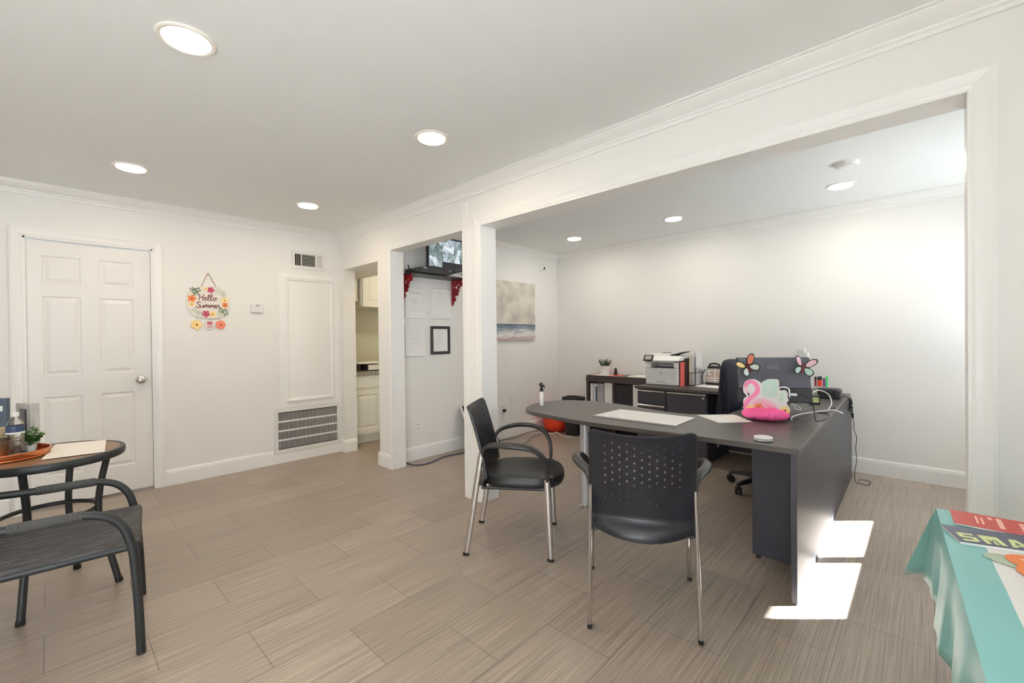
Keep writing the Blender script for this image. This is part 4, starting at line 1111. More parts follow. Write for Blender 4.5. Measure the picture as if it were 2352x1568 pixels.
# white bottle with black pump
t = thing('pump_bottle', 'slim white bottle with a black trigger on the rounded desk end', 'bottle', (2.60, 2.155, DT))
MB().lathe([(.012, 0), (.0145, .002), (.0145, .104), (.012, .108)], seg=20).build('body', M['white'], t)
g = MB(); g.lathe([(.012, .108), (.015, .110), (.015, .128), (.009, .134), (.009, .142)], seg=16); g.build('collar', M['blk'], t)
g = MB(); g.obox((.004, -.004, .150), (1, -.6, .1), (.6, 1, 0), (0, 0, 1), .015, .011, .008); g.obox((-.005, .004, .165), (1, -.6, .5), (.6, 1, 0), (-.5, 0, 1), .014, .010, .008); g.tube(smooth_path([(.012, -.010, .150), (.019, -.016, .140), (.016, -.014, .126)], 4), .003, 6); g.build('trigger', M['blk'], t, smooth=0, bevel=.003)
# puck
t = thing('white_puck', 'round white puck with a grey side at the near desk edge', 'puck', (2.428, .592, DT))
MB().lathe([(.036, 0), (.041, .003), (.041, .006)], seg=36).build('base', M['white'], t)
MB().lathe([(.038, .006), (.038, .013)], seg=36).build('band', M['ink'], t)
MB().lathe([(.041, .013), (.042, .016), (.040, .019), (.001, .020)], seg=36).build('lid', M['white'], t)

# monitor, back towards us
mc = Vector((3.478, .775, DT)); mu = Vector((.25, -.368, 0)).normalized(); mn = Vector((-mu.y * -1, mu.x * -1, 0))
mn = Vector((-.827, -.562, 0)); mn = (mn - mu * mn.dot(mu)).normalized()
mang = atan2(mu.y, mu.x)
t = thing('computer_monitor', 'grey black computer monitor seen from behind with a butterfly at each top corner', 'monitor', mc, mang)
# local: +x along the width (towards the right of the picture), -y = towards the viewer
tilt = Vector((0, .10, 1)).normalized(); nrm_ = Vector((0, 1, -.10)).normalized()
def mpt(x, z, y): return Vector((x, 0, .06)) + tilt * z + nrm_ * y
HWm = .232
def mplate(mb, x0, x1, z0, z1, y0, y1):
    mb.rings([[mpt(x0, z0, y), mpt(x1, z0, y), mpt(x1, z1, y), mpt(x0, z1, y)] for y in (y0, y1)])
g = MB(); mplate(g, -HWm, HWm, .090, .302, -.016, .008); bp_ = g.build('back_cover', M['mongl'], t, smooth=0, bevel=.004)
g = MB(); mplate(g, -HWm - .002, HWm + .002, -.010, .090, -.026, .008); g.build('lower_cover', M['monlo'], t, smooth=0, bevel=.005)
g = MB(); mplate(g, -HWm - .004, HWm + .004, -.012, .306, .0082, .020); g.build('bezel', M['blk'], t, smooth=0, bevel=.003)
g = MB(); mplate(g, -HWm + .008, HWm - .008, .012, .296, .0201, .0212); g.build('screen', M['screen'], t, smooth=0)
p_ = mpt(-.012, .232, -.0166)
text_mesh('logo', 'AOC', .036, M['logo'], p_, (1, 0, 0), tilt, bp_, .0012)
g = MB()
for sx in (-1, 1):
    P = [(sx * .10, .0, .06), (sx * .13, -.015, .010), (sx * .15, -.03, .004), (sx * .19, .055, .004), (sx * .11, .02, .05)]
    g.tube(P, .005, 8)
g.tube([(-.10, .0, .058), (.10, .0, .058)], .006, 8)
g.build('wire_foot', M['white'], t)
mon = t
def butterfly(label, x, z, ang, s_, mats_):
    c = mpt(x, z, -.0172)
    M4 = Matrix.Translation(mc) @ Matrix.Rotation(mang, 4, 'Z')
    t = thing('butterfly_clip', label, 'butterfly', M4 @ c, mang, 'butterflies clipped to the monitor')
    R_ = Matrix.Rotation(ang, 3, nrm_)
    def wing(mb, pts, lift, off):
        ring0, ring1 = [], []
        for a, b_ in pts:
            for L2, o_ in ((ring0, 0.0), (ring1, .0015)):
                q = R_ @ (Vector((1, 0, 0)) * (a * s_) + tilt * (b_ * s_)) - nrm_ * (off + o_ + lift * abs(a) * s_)
                L2.append(q)
        mb.rings([ring0, ring1])
    sm = lambda P: [(q.x, q.y) for q in smooth_path([(a, b_, 0) for a, b_ in P], 4, True)]
    UP = sm([(.004, .0), (.012, .026), (.030, .046), (.050, .048), (.054, .034), (.044, .014), (.022, -.004)])
    LO = sm([(.004, -.004), (.026, -.004), (.044, -.016), (.047, -.034), (.034, -.048), (.018, -.042), (.006, -.022)])
    fl = lambda P: [(-a, b_) for a, b_ in P][::-1]
    sc_ = lambda P, k_: [((a - sum(q[0] for q in P) / len(P)) * k_ + sum(q[0] for q in P) / len(P), (b_ - sum(q[1] for q in P) / len(P)) * k_ + sum(q[1] for q in P) / len(P)) for a, b_ in P]
    for P, mt_ in ((UP, 0), (fl(UP), 1), (LO, 2), (fl(LO), 2)):
        g = MB(); wing(g, P, .55, .004); w_ = g.build('wing', M['blk'], t, smooth=0)
        g = MB(); wing(g, sc_(P, .76), .55, .0062); g.build('wing_pattern', M[mats_[mt_]], w_, smooth=0)
    g = MB(); g.tube([R_ @ (tilt * (-.036 * s_)) - nrm_ * .008, R_ @ (tilt * (.012 * s_)) - nrm_ * .008], .0042 * s_, 8); g.build('body', M['red'], t)
    g = MB(); g.tube([R_ @ (tilt * (.012 * s_)) - nrm_ * .008, R_ @ (Vector((.012, 0, 0)) * s_ + tilt * (.032 * s_)) - nrm_ * .02], .0009, 5)
    g.tube([R_ @ (tilt * (.012 * s_)) - nrm_ * .008, R_ @ (Vector((-.012, 0, 0)) * s_ + tilt * (.032 * s_)) - nrm_ * .02], .0009, 5); g.build('antenna', M['blk'], t)
butterfly('orange and mint butterfly on the left corner of the monitor', -.178, .245, -.55, 1.3, ('fc', 'fy', 'mintl'))
butterfly('mint and pink butterfly on the right corner of the monitor', .182, .240, .22, 1.3, ('pinkl', 'pinkl', 'mint'))

# flamingo card on a honeycomb tissue base
fc = Vector((3.01, .722, DT)); fu = Vector((.20, -.98, 0)).normalized()
fang = atan2(fu.y, fu.x)
t = thing('flamingo_centrepiece', 'pink flamingo card on a honeycomb tissue base on the desk', 'decoration', fc, fang)
g = MB(); n = 48; rs = []
for i in range(11):
    a = -pi / 2 + pi * (i + .3) / 10.6
    rr_ = .118 * cos(a) ** .7 if cos(a) > 0 else .004; zz = .036 + .036 * sin(a)
    rs.append([Vector((rr_ * cos(2 * pi * j / n) * (1 + .10 * (j % 2)), .55 * rr_ * sin(2 * pi * j / n) * (1 + .10 * (j % 2)), max(zz, 0) * (1 + .10 * ((i + j) % 2) - .10 * (abs(cos(2 * pi * j / n)) < .12)))) for j in range(n)])
g.rings(rs); g.build('tissue_base', M['hot'], t, smooth=0)
ZB = .03
def card(mb, pts, y, th=.0022): mb.plate([(a * .001, ZB + b_ * .001) for a, b_ in pts], (0, y, 0), (1, 0, 0), (0, 0, 1), th)
OUT = [(-112, 12), (-118, 60), (-116, 95), (-100, 112), (-118, 142), (-114, 190), (-95, 212), (-62, 220), (-30, 206), (-20, 196), (-10, 208), (4, 214), (14, 222), (62, 224), (74, 208), (76, 160), (104, 160), (118, 140), (116, 118), (122, 100), (112, 84), (124, 60), (128, 40), (118, 18), (90, 6), (0, 0), (-90, 2)]
g = MB(); card(g, [(q.x, q.y) for q in smooth_path([(a, b_, 0) for a, b_ in OUT], 4, True)], .0); g.build('card_backing', M['paper'], t, smooth=0)
NECK = [(-104, 62), (-88, 88), (-66, 108), (-42, 130), (-34, 160), (-38, 184), (-56, 198), (-80, 198), (-98, 186), (-106, 166), (-104, 146), (-94, 134), (-84, 140), (-90, 154), (-88, 170), (-78, 180), (-64, 180), (-54, 170), (-52, 152), (-62, 134), (-84, 118), (-104, 100), (-112, 80), (-112, 45), (-100, 22), (-84, 30), (-92, 50)]
def ribbon(pts, w0): 
    P = smooth_path([(a, b_, 0) for a, b_ in pts], 5); k_ = len(P); L1, L2 = [], []
    for i in range(k_):
        d = (P[min(i + 1, k_ - 1)] - P[max(i - 1, 0)]).normalized(); w_ = w0[0] + (w0[1] - w0[0]) * i / (k_ - 1)
        L1.append((P[i].x - d.y * w_, P[i].y + d.x * w_)); L2.append((P[i].x + d.y * w_, P[i].y - d.x * w_))
    return L1 + L2[::-1]
def ribbon_mesh(mb, pts, w0, y, th):
    P = ribbon(pts, w0); k_ = len(P) // 2
    for i in range(k_ - 1):
        q = [P[i], P[i + 1], P[2 * k_ - 2 - i], P[2 * k_ - 1 - i]]
        mb.plate([(a * .001, ZB + b_ * .001) for a, b_ in q], (0, y, 0), (1, 0, 0), (0, 0, 1), th)
g = MB(); ribbon_mesh(g, [(-96, 22), (-104, 58), (-88, 92), (-56, 122), (-40, 152), (-46, 184), (-72, 204), (-98, 192), (-106, 166)], (15, 11), -.0012, .0024)
fl_ = g.build('flamingo_neck', M['pink'], t, smooth=0)
g = MB(); card(g, [(-112, 168), (-98, 174), (-90, 150), (-86, 128), (-92, 120), (-104, 140), (-114, 152)], -.0016, .0024); g.build('beak', M['pinkl'], fl_, smooth=0)
g = MB(); card(g, [(-94, 136), (-84, 132), (-86, 116), (-92, 114)], -.0022, .0024); g.build('beak_tip', M['blk'], fl_, smooth=0)
g = MB(); card(g, [(-84, 40), (-70, 84), (-40, 104), (0, 104), (40, 84), (70, 52), (100, 14), (60, 10), (0, 8), (-60, 12)], -.0008, .0024); bo = g.build('flamingo_body', M['pinkl'], t, smooth=0)
g = MB()
for i in range(5): ribbon_mesh(g, [(-62 + 10 * i, 70 - 9 * i), (-20 + 12 * i, 84 - 10 * i), (40 + 8 * i, 58 - 10 * i), (72 + 4 * i, 34 - 5 * i)], (2.2, .6), -.0034, .0008)
g.build('feathers', M['pink'], bo, smooth=0)
g = MB(); card(g, [(-12, 120), (-16, 190), (4, 206), (16, 214), (58, 216), (66, 204), (66, 130), (40, 112)], -.0006, .0022); le = g.build('monstera_leaf', M['mint'], t, smooth=0)
g = MB()
for i in range(4): ribbon_mesh(g, [(18, 130 + 18 * i), (34, 140 + 18 * i), (58, 142 + 18 * i)], (1.6, .8), -.0032, .0008); ribbon_mesh(g, [(16, 130 + 18 * i), (2, 142 + 16 * i), (-10, 146 + 12 * i)], (1.6, .8), -.0032, .0008)
ribbon_mesh(g, [(6, 112), (20, 160), (34, 208)], (1.8, 1), -.0032, .0008); g.build('leaf_veins', M['paper'], le, smooth=0)
g = MB(); card(g, [(66, 100), (78, 150), (102, 152), (110, 136), (108, 104), (92, 80)], -.0006, .0022); le = g.build('palm_leaf', M['mintl'], t, smooth=0)
g = MB()
for i in range(5): ribbon_mesh(g, [(84, 92 + 10 * i), (98, 104 + 9 * i)], (1, .6), -.0032, .0008); ribbon_mesh(g, [(84, 92 + 10 * i), (74, 106 + 8 * i)], (1, .6), -.0032, .0008)
g.build('leaf_veins', M['pgreen'], le, smooth=0)
for (x, z, r, mm) in ((-78, 30, 30, 'fy'), (-34, 48, 26, 'fo'), (104, 38, 26, 'fy')):
    g = MB(); card(g, [(x + q[0] * 1000, z + q[1] * 1000) for q in flower_outline(r * .001, 5, 40, .25, .3)], -.0024, .0022); f_ = g.build('printed_flower', M[mm], t, smooth=0)
    g = MB(); card(g, [(x + 6 * cos(2 * pi * i / 12), z + 6 * sin(2 * pi * i / 12)) for i in range(12)], -.0032, .0022); g.build('flower_centre', M['fcore'], f_, smooth=0)

# dock behind the flamingo
t = thing('docking_station', 'upright black dock with a grey curved cap and a white plug beside the flamingo', 'dock', (3.135, .640, DT), fang)
g = MB(); g.box(-.022, .022, -.012, .012, .0, .150); g.build('body', M['monlo'], t, smooth=0, bevel=.004)
g = MB(); g.tube(smooth_path([(-.034, .0, .186), (-.018, .0, .196), (.006, .0, .194), (.020, .0, .180), (.021, .0, .136)], 6), (.005, .014), 10, up=(1, 0, 0)); g.build('cap', M['silver'], t)
g = MB(); g.box(.026, .062, -.008, .008, .146, .160); g.build('white_plug', M['white'], t, smooth=0, bevel=.004)
g = MB(); g.box(.022, .075, .0, .05, .0, .004); g.build('foot', M['blk'], t, smooth=0)
# things behind the monitor
t = thing('white_upright_box', 'tall white box standing behind the right edge of the monitor', 'box', (4.35, .770, DT))
MB().box(-.03, .03, -.05, .05, 0, .372).build('carton', M['white'], t, smooth=0, bevel=.004)
MB().box(-.03, .03, -.028, .03, .3722, .402).build('lid_flap', M['white'], t, smooth=0, bevel=.003)
t = thing('label_printer', 'rounded black desk machine at the far end of the desk', 'device', (4.42, .585, DT))
g = MB(); g.rings([rrz(.07, .072, .03, 0), rrz(.078, .078, .03, .006), rrz(.078, .078, .03, .062), rrz(.068, .068, .03, .076), rrz(.03, .03, .02, .079)]); g.build('case', M['blk'], t)
MB().box(-.0795, -.077, -.05, .05, .012, .05).build('front_panel', M['blkm'], t, smooth=0)
t = thing('marker_caddy', 'white caddy holding coloured markers behind the monitor', 'pen holder', (4.565, .665, DT))
g = MB(); g.rings([rrz(.035, .055, .01, 0), rrz(.038, .058, .01, .078), rrz(.034, .054, .01, .078), rrz(.032, .05, .01, .006)]); g.build('tub', M['white'], t)
for i, (mm, lb, h_, dx) in enumerate((('red', 'dark red marker, first from the monitor in the caddy', .150, 0), ('bright', 'red marker, second from the monitor in the caddy', .152, .01), ('bright', 'red marker in the middle of the caddy', .155, -.012), ('purple', 'purple marker between the red and green ones in the caddy', .140, .004), ('green', 'green marker at the right end of the caddy', .158, 0))):
    t = thing('marker_pen', lb, 'marker', (4.565 + dx, .704 - .020 * i, DT + .0065), 0, 'markers in the white caddy')
    MB().lathe([(.0075, 0), (.0085, .004), (.0085, h_ - .03), (.007, h_ - .026)], seg=12).build('barrel', M[mm], t)
    MB().lathe([(.0088, h_ - .030), (.0088, h_ - .002), (.005, h_)], seg=12).build('cap', M['blk'] if i < 3 else M[mm], t)
t = thing('blue_tape_roll', 'black and lime box beside the wire foot of the monitor', 'box', (3.98, .625, DT), .35)
MB().box(-.045, .045, -.03, .03, 0, .062).build('carton', M['blk'], t, smooth=0, bevel=.003)
MB().box(-.0465, -.044, -.022, .018, .012, .052).build('lime_label', M['lime'], t, smooth=0)
t.name = 'small_box'
# desk cables
DZc = DT + .004
def dcord(name, label, pts, r, m): return cord(name, label, pts, r, m, 7)
dcord('usb_lead', 'black lead from the white dock plug looping over the desk edge', [(3.155, .572, DT + .153), (3.17, .545, DT + .150), (3.20, .515, DT + .115), (3.20, .50, DT + .05), (3.16, .485, DZc), (3.25, .452, DZc), (3.42, .456, DZc), (3.52, .49, DZc), (3.50, .53, DZc)], .0035, M['cordb'])
dcord('white_lead', 'white cable running along the desk below the monitor', [(3.10, .60, DZc), (3.22, .62, DZc), (3.36, .60, DZc), (3.48, .56, DZc), (3.56, .51, DZc + .004), (3.64, .46, DZc + .006), (3.70, .418, DT - .015)], .0035, M['cordw'])
dcord('white_lead', 'white cable hanging from behind the monitor to the desk edge', [(3.84, .62, DT + .09), (3.90, .58, DT + .11), (3.94, .53, DT + .08), (3.86, .50, DT + .03), (3.74, .50, DZc), (3.64, .485, DZc + .008), (3.60, .47, DZc + .008)], .0035, M['cordw'])
dcord('black_lead', 'black cable looping between the monitor and the far desk edge', [(3.82, .64, DT + .10), (3.95, .585, DT + .12), (4.02, .54, DT + .06), (3.96, .515, DT + .02), (3.84, .50, DZc), (3.72, .485, DZc + .004), (3.76, .47, DZc + .004), (3.86, .49, DZc)], .0035, M['cordb'])
dcord('black_lead', 'thin grey cable lying flat on the desk beside the dock', [(3.16, .62, DZc), (3.12, .575, DZc), (3.20, .54, DZc), (3.36, .53, DZc), (3.48, .535, DZc)], .0025, M['cordg'])
# coiled adapter cord over the far edge
t = thing('coiled_power_cable', 'bundled black power cord hanging over the far right desk edge', 'cord', (4.50, .470, .66))
P = [(-.08, .09, .074), (-.06, .05, .078), (-.03, .015, .074)]
rnd = random.Random(5)
for i in range(60):
    a = i * 1.05; P.append((.0 + .022 * cos(a) + .012 * sin(2.3 * a), -.014 + .010 * sin(a * .9), .045 - .095 * ((i % 20) / 20 if (i // 20) % 2 == 0 else 1 - (i % 20) / 20) + .012 * sin(a)))
P.append((.03, -.02, -.05)); P.append((.055, -.02, -.075))
MB().tube(smooth_path(P, 3), .0038, 6).build('coil', M['cordb'], t)
g = MB(); g.tube([(.052, -.02, -.070), (.062, -.02, -.088), (.075, -.02, -.108)], (.010, .008), 8); g.build('connector', M['blk'], t)
cord('thin_black_cable', 'thin black cord dropping from the desk end to the floor', [(4.47, .452, .60), (4.53, .440, .52), (4.50, .435, .46), (4.62, .43, .38), (4.55, .43, .30), (4.62, .430, .20), (4.40, .425, .12), (4.60, .43, .006), (4.74, .42, .004), (4.72, .35, .004), (4.60, .36, .004), (4.63, .42, .004)], .0025, M['cordb'])

# ------------------------------------------------------------------ guest chairs
def guest_chair(label, loc, rotz):
    t = thing('guest_chair', label, 'chair', loc, rotz, 'black guest chairs at the desk')
    for s_ in (-1, 1):
        for nm, a, b_ in (('leg', (s_ * .222, -.242, .012), (s_ * .218, -.148, .585)), ('leg', (s_ * .245, .243, .012), (s_ * .232, .226, .450))):
            o = MB().tube([a, b_], (.0175, .0095), 16, up=(0, 1, 0)).build(nm, M['chrome'], t)
            MB().tube([(a[0], a[1] - .002, 0), (a[0], a[1], .016)], (.0185, .0105), 14, up=(0, 1, 0)).build('foot_cap', M['rubber'], o)
        P = smooth_path([(s_ * .216, -.142, .570), (s_ * .218, -.136, .600), (s_ * .236, -.105, .632), (s_ * .276, -.04, .648), (s_ * .300, .03, .652), (s_ * .300, .10, .647), (s_ * .285, .165, .625), (s_ * .262, .210, .578), (s_ * .240, .228, .515), (s_ * .233, .228, .440)], 5)
        k_ = len(P); rr = [(.85 + .5 * sin(pi * i / (k_ - 1))) for i in range(k_)]
        MB().tube(P, (.011, .0165), 14, up=(0, 0, 1), rr=rr).build('armrest', M['arm'], t)
    # seat
    def so(k_, z, grow=0.0):
        R_ = []
        for j in range(48):
            a = 2 * pi * j / 48; ca, sa = cos(a), sin(a)
            e = 3.4; r = 1 / ((abs(ca) ** e + abs(sa) ** e) ** (1 / e))
            x = .232 * k_ * r * ca; y = .075 + .215 * k_ * r * sa
            if sa > 0: y += .03 * (1 - (x / .24) ** 2)
            else: y -= .020 * (1 - (x / .24) ** 2)
            R_.append(Vector((x, y, z + .012 * (abs(x) / .23) ** 2 * (1 if grow else 0))))
        return R_
    g = MB(); g.rings([so(.90, .388), so(.97, .394), so(1.0, .408), so(1.0, .425), so(.965, .440, 1), so(.86, .448, 1), so(.6, .449, 1), so(.3, .448, 1)]); g.build('seat', M['vinyl'], t)
    g = MB()
    for y in (-.14, .20): g.tube([(-.225, y, .392), (.225, y, .392)], .010, 10)
    for s_ in (-1, 1): g.tube([(s_ * .20, -.15, .386), (s_ * .20, .22, .386)], .010, 10)
    g.build('seat_frame', M['blk'], t)
    # perforated backrest
    us = [-.2205, -.208, -.190] + [-.1705 + .031 * i for i in range(12)] + [.190, .208, .2205]
    zs = [.852, .840, .826] + [.812 - .0172 * j for j in range(20)] + [.470, .452, .436, .424, .412, .400, .388, .376, .366]
    def surf(u, z):
        k_ = max(0, 1 - (u / .2205) ** 2)
        tz = (z - .44) / .42
        f_ = -.120 - .075 * max(tz, 0) ** 1.5 - .045 * k_ - .03 * max(tz, 0) * 1
        if z < .44: f_ = -.120 - .045 * k_ - .042 * sin(min(1, (.44 - z) / .055) * pi / 2) * (.45 + .55 * k_)
        zz = z
        if z < .455: zz = z + .035 * (1 - k_) * (.455 - z) / .09          # curved lower edge
        if z > .80: zz = z - .020 * k_ * ((z - .80) / .05)
        wid = u * (1.0 - .02 * max(tz, 0))
        return (wid, f_, zz)
    mb = MB(); vc = {}
    def V(i, j):
        if (i, j) not in vc:
            u, z = us[i], zs[j]
            if i in (0, len(us) - 1) and j == 0: u *= .972; z -= .0085
            if i in (0, len(us) - 1) and j == 1: u *= .992
            if i in (1, len(us) - 2) and j == 0: z -= .0025
            vc[(i, j)] = mb.v(*surf(u, z))
        return vc[(i, j)]
    nu, nz = len(us) - 1, len(zs) - 1
    taken = set(); cells = []
    for i in range(3, 14):
        c_ = i - 3
        st_ = 3 + ((c_ + 1) % 2 if c_ != 3 and c_ != 7 else 0)
        cnt = [8, 8, 8, 9, 8, 9, 8, 9, 8, 8, 8][c_]
        j = st_
        for k_ in range(cnt):
            if j + 2 <= 3 + 19: cells.append((i, j)); taken.add((i, j)); taken.add((i, j + 1))
            j += 2
    for i in range(nu):
        for j in range(nz):
            if (i, j) not in taken: mb.face([V(i, j), V(i, j + 1), V(i + 1, j + 1), V(i + 1, j)])
    for (i, j) in cells:
        uc = (us[i] + us[i + 1]) / 2; zc_ = zs[j + 1]
        ring = [mb.v(*surf(uc + .0047 * cos(2 * pi * q / 12), zc_ + .0078 * sin(2 * pi * q / 12))) for q in range(12)]
        mb.face([V(i, j + 1), V(i, j), V(i + 1, j), V(i + 1, j + 1), ring[0], ring[1], ring[2], ring[3], ring[4], ring[5], ring[6]][::-1])
        mb.face([V(i + 1, j + 1), V(i + 1, j + 2), V(i, j + 2), V(i, j + 1), ring[6], ring[7], ring[8], ring[9], ring[10], ring[11], ring[0]][::-1])
    o = mb.build('backrest', M['chair'], t, smooth=50)
    so_ = o.modifiers.new('thickness', 'SOLIDIFY'); so_.thickness = .009; so_.offset = 0
    es_ = o.modifiers.new('crisp_edges', 'EDGE_SPLIT'); es_.split_angle = radians(45)
    for s_ in (-1, 1):
        MB().tube(smooth_path([surf(s_ * .2215, z) for z in (.828, .79, .74, .66, .58, .50, .44)], 3), (.007, .005), 8, up=(0, 1, 0)).build('back_edge', M['blk'], t)
    return t
c1 = guest_chair('black guest chair seen from the side beside the white column', (1.956, 1.863, 0), radians(-144.1))
c2 = copy_tree(c1); c2.location = (1.901, .981, 0); c2.rotation_euler = (0, 0, radians(-60.8)); c2['label'] = 'black guest chair with its perforated back turned to us'

# ------------------------------------------------------------------ bistro table
TX, TY, TZ = -.014, 3.165, .700
t = thing('bistro_table', 'round bistro table with a brown top and charcoal legs by the door', 'table', (TX, TY, 0))
MB().lathe([(.001, .690), (.272, .690), (.272, .6985), (.001, .6985)], seg=64).build('table_top', M['slatwood'], t)
MB().lathe([(.268, .664), (.290, .664), (.2935, .672), (.2935, .692), (.289, .700), (.272, .700), (.270, .692), (.268, .68)], seg=64, caps=False).build('rim', M['iron'], t)
for (fx, fy) in ((-.105, 2.907), (.23, 3.068), (.096, 3.422), (-.239, 3.261)):
    d = Vector((fx - TX, fy - TY, 0)).normalized()
    P = smooth_path([d * .268 + Vector((0, 0, .006)), d * .235 + Vector((0, 0, .16)), d * .203 + Vector((0, 0, .30)), d * .192 + Vector((0, 0, .40)), d * .202 + Vector((0, 0, .52)), d * .232 + Vector((0, 0, .668))], 5)
    o = MB().tube(P, .0145, 12).build('leg', M['iron'], t)
    MB().tube([d * .270 + Vector((0, 0, 0)), d * .266 + Vector((0, 0, .022))], .016, 12).build('foot_cap', M['rubber'], o)
MB().tube([(.178 * cos(2 * pi * i / 48), .178 * sin(2 * pi * i / 48), .40) for i in range(48)], (.011, .008), 8, closed=True).build('brace_ring', M['iron'], t)
# on the table
TT = TZ + .0005
t = thing('copper_tray', 'round copper tray with a ribbed rim on the bistro table', 'tray', (-.150, 3.200, TT))
g = MB(); n = 96
def ribr(r, z, k_): return [Vector(((r + k_ * (j % 2)) * cos(2 * pi * j / n), (r + k_ * (j % 2)) * sin(2 * pi * j / n), z)) for j in range(n)]
g.rings([ribr(.001, 0, 0), ribr(.140, 0, 0), ribr(.146, .003, 0), ribr(.146, .006, .002), ribr(.149, .026, .002), ribr(.150, .028, 0)] + [ribr(.146, .028, 0), ribr(.143, .006, .001), ribr(.138, .004, 0), ribr(.001, .004, 0)], cap=False); g.build('dish', M['copper'], t)
for z, r in ((.029, .151), (.003, .149)):
    MB().tube([(r * cos(2 * pi * i / 64), r * sin(2 * pi * i / 64), z + .001) for i in range(64)], .0036, 8, closed=True).build('rim', M['copper'], t)
def bottle(label, x, y, z):
    t = thing('water_bottle', label, 'bottle', (x, y, z))
    pr = [(.026, 0), (.030, .003), (.030, .012)]
    for i in range(6): pr += [(.0295, .018 + i * .015), (.0315, .022 + i * .015), (.0315, .027 + i * .015), (.0295, .030 + i * .015)]
    pr += [(.031, .112), (.031, .142), (.0275, .158), (.018, .172), (.0125, .180), (.0125, .186)]
    MB().lathe(pr, seg=28).build('body', M['clear'], t)
    MB().lathe([(.0318, .112), (.0322, .113), (.0322, .140), (.0318, .141)], seg=28, caps=False).build('label_band', M['navy'], t)
    MB().lathe([(.0318, .104), (.0321, .105), (.0321, .112), (.0318, .1125)], seg=28, caps=False).build('label_stripe', M['paper'], t)
    MB().lathe([(.0145, .186), (.0148, .188), (.0148, .203), (.013, .205), (.001, .205)], seg=20).build('cap', M['white'], t)
bottle('clear water bottle with a navy label on the copper tray', -.118, 3.222, TT + .0045)
t = thing('bronze_tumbler', 'dark bronze tumbler in front of the water bottle on the tray', 'tumbler', (-.166, 3.165, TT + .0045))
MB().lathe([(.026, 0), (.028, .003), (.033, .088), (.030, .088), (.026, .006), (.001, .006)], seg=28).build('cup', M['bronze'], t)
MB().lathe([(.0325, .086), (.0342, .088), (.0342, .092), (.0315, .092)], seg=28, caps=False).build('rim', M['brownfold'], t)
t = thing('leafy_sprig', 'small bright green sprig plant behind the water bottle', 'plant', (-.072, 3.270, TT + .0045))
MB().lathe([(.018, 0), (.022, .002), (.026, .03), (.022, .03), (.001, .026)], seg=18).build('pot', M['white'], t)
g = MB(); st = MB(); rnd = random.Random(11)
for i in range(9):
    a = i * 2.4; d = Vector((cos(a) * .55 + .25, sin(a) * .4, 1)).normalized(); L_ = rnd.uniform(.05, .095); b0 = Vector((0, 0, .026))
    st.tube([b0, b0 + d * L_], .0014, 5)
    for j in range(7):
        q = b0 + d * (L_ * (.3 + .72 * j / 7)); aa = j * 2.4 + i
        leaf(g, q, d * .5 + Vector((cos(aa), sin(aa), .1)), rnd.uniform(.022, .034), .010)
g.build('leaves', M['leaf'], t); st.build('stems', M['leaf'], t)
t = thing('standing_frame', 'weathered grey wooden frame standing behind the sprig plant', 'picture frame', (-.080, 3.405, TT), radians(-62))
g = MB(); w_, h_ = .055, .235
for a in ((-w_, w_, 0, .03), (-w_, w_, h_ - .03, h_), (-w_, -w_ + .028, .03, h_ - .03), (w_ - .028, w_, .03, h_ - .03)): g.box(a[0], a[1], -.020, .020, a[2], a[3])
g.build('moulding', M['greywood'], t, smooth=0, bevel=.002)
MB().box(-w_ + .026, w_ - .026, .004, .012, .028, h_ - .028).build('backing_board', M['monlo'], t, smooth=0)
t = thing('rope_basket', 'tan rope basket at the left end of the bistro table', 'basket', (-.160, 3.300, TT))
g = MB()
for i in range(9): g.tube([((.030 + .004 * sin(i * .5)) * cos(2 * pi * j / 32), (.030 + .004 * sin(i * .5)) * sin(2 * pi * j / 32), 0.012 + i * .0145) for j in range(32)], .0075, 8, closed=True)
g.build('coils', M['tan'], t)
t.location.z = TT + .0045
t2 = thing('slate_card_box', 'slate blue card box with a pale label in the rope basket', 'box', (-.160, 3.300, TT + .009), radians(-38))
MB().box(-.022, .022, -.012, .012, 0, .268).build('carton', M['navyl'], t2, smooth=0, bevel=.002)
MB().box(-.020, .010, -.0132, -.0118, .206, .232).build('pale_label', M['mintl'], t2, smooth=0)
o = sheet('menu_sheet', 'white paper sheet on the bistro table edge', [(-.030, 3.000), (.186, 2.972), (.215, 3.330), (.02, 3.400)], TT + .0012, .0012, M['cream'], 'paper')
o.location.x += -.002

# ------------------------------------------------------------------ wicker armchair
t = thing('wicker_armchair', 'charcoal metal and wicker armchair in front of the bistro table', 'chair', (.021, 2.577, 0), radians(-96.8))
TR = .0155
for s_ in (-1, 1):
    x = s_ * .262
    leg = MB().tube(smooth_path([(x, .250, .004), (x, .243, .22), (x, .232, .40), (x, .222, .460)], 4), TR, 14).build('leg', M['iron'], t)
    arm = MB().tube(smooth_path([(x, .222, .455), (x, .205, .515), (x, .165, .566), (x, .105, .591), (x, .04, .596), (x, -.10, .594), (x, -.22, .600), (x, -.285, .61)], 6), TR, 14).build('armrest', M['iron'], t)
    P = [(x, .090 - .19 * i / 60, .5945) for i in range(61)]
    MB().tube(P, .0185, 14, rr=[1.0 + .07 * (i % 2) - .02 * ((i + 1) % 2) for i in range(61)]).build('arm_wrap', M['wrap'], arm)
    MB().tube(smooth_path([(x, -.275, .004), (x, -.268, .20), (x, -.262, .40), (x, -.275, .56), (x, -.31, .72), (x, -.335, .86)], 5), TR, 14).build('leg', M['iron'], t)
g = MB()
g.tube([(-.245, .236, .432), (.245, .236, .432)], .0145, 12)
for s_ in (-1, 1): g.tube([(s_ * .247, -.262, .424), (s_ * .247, .236, .432)], .0145, 12)
g.tube([(-.245, -.262, .424), (.245, -.262, .424)], .0145, 12)
g.build('seat_frame', M['iron'], t)
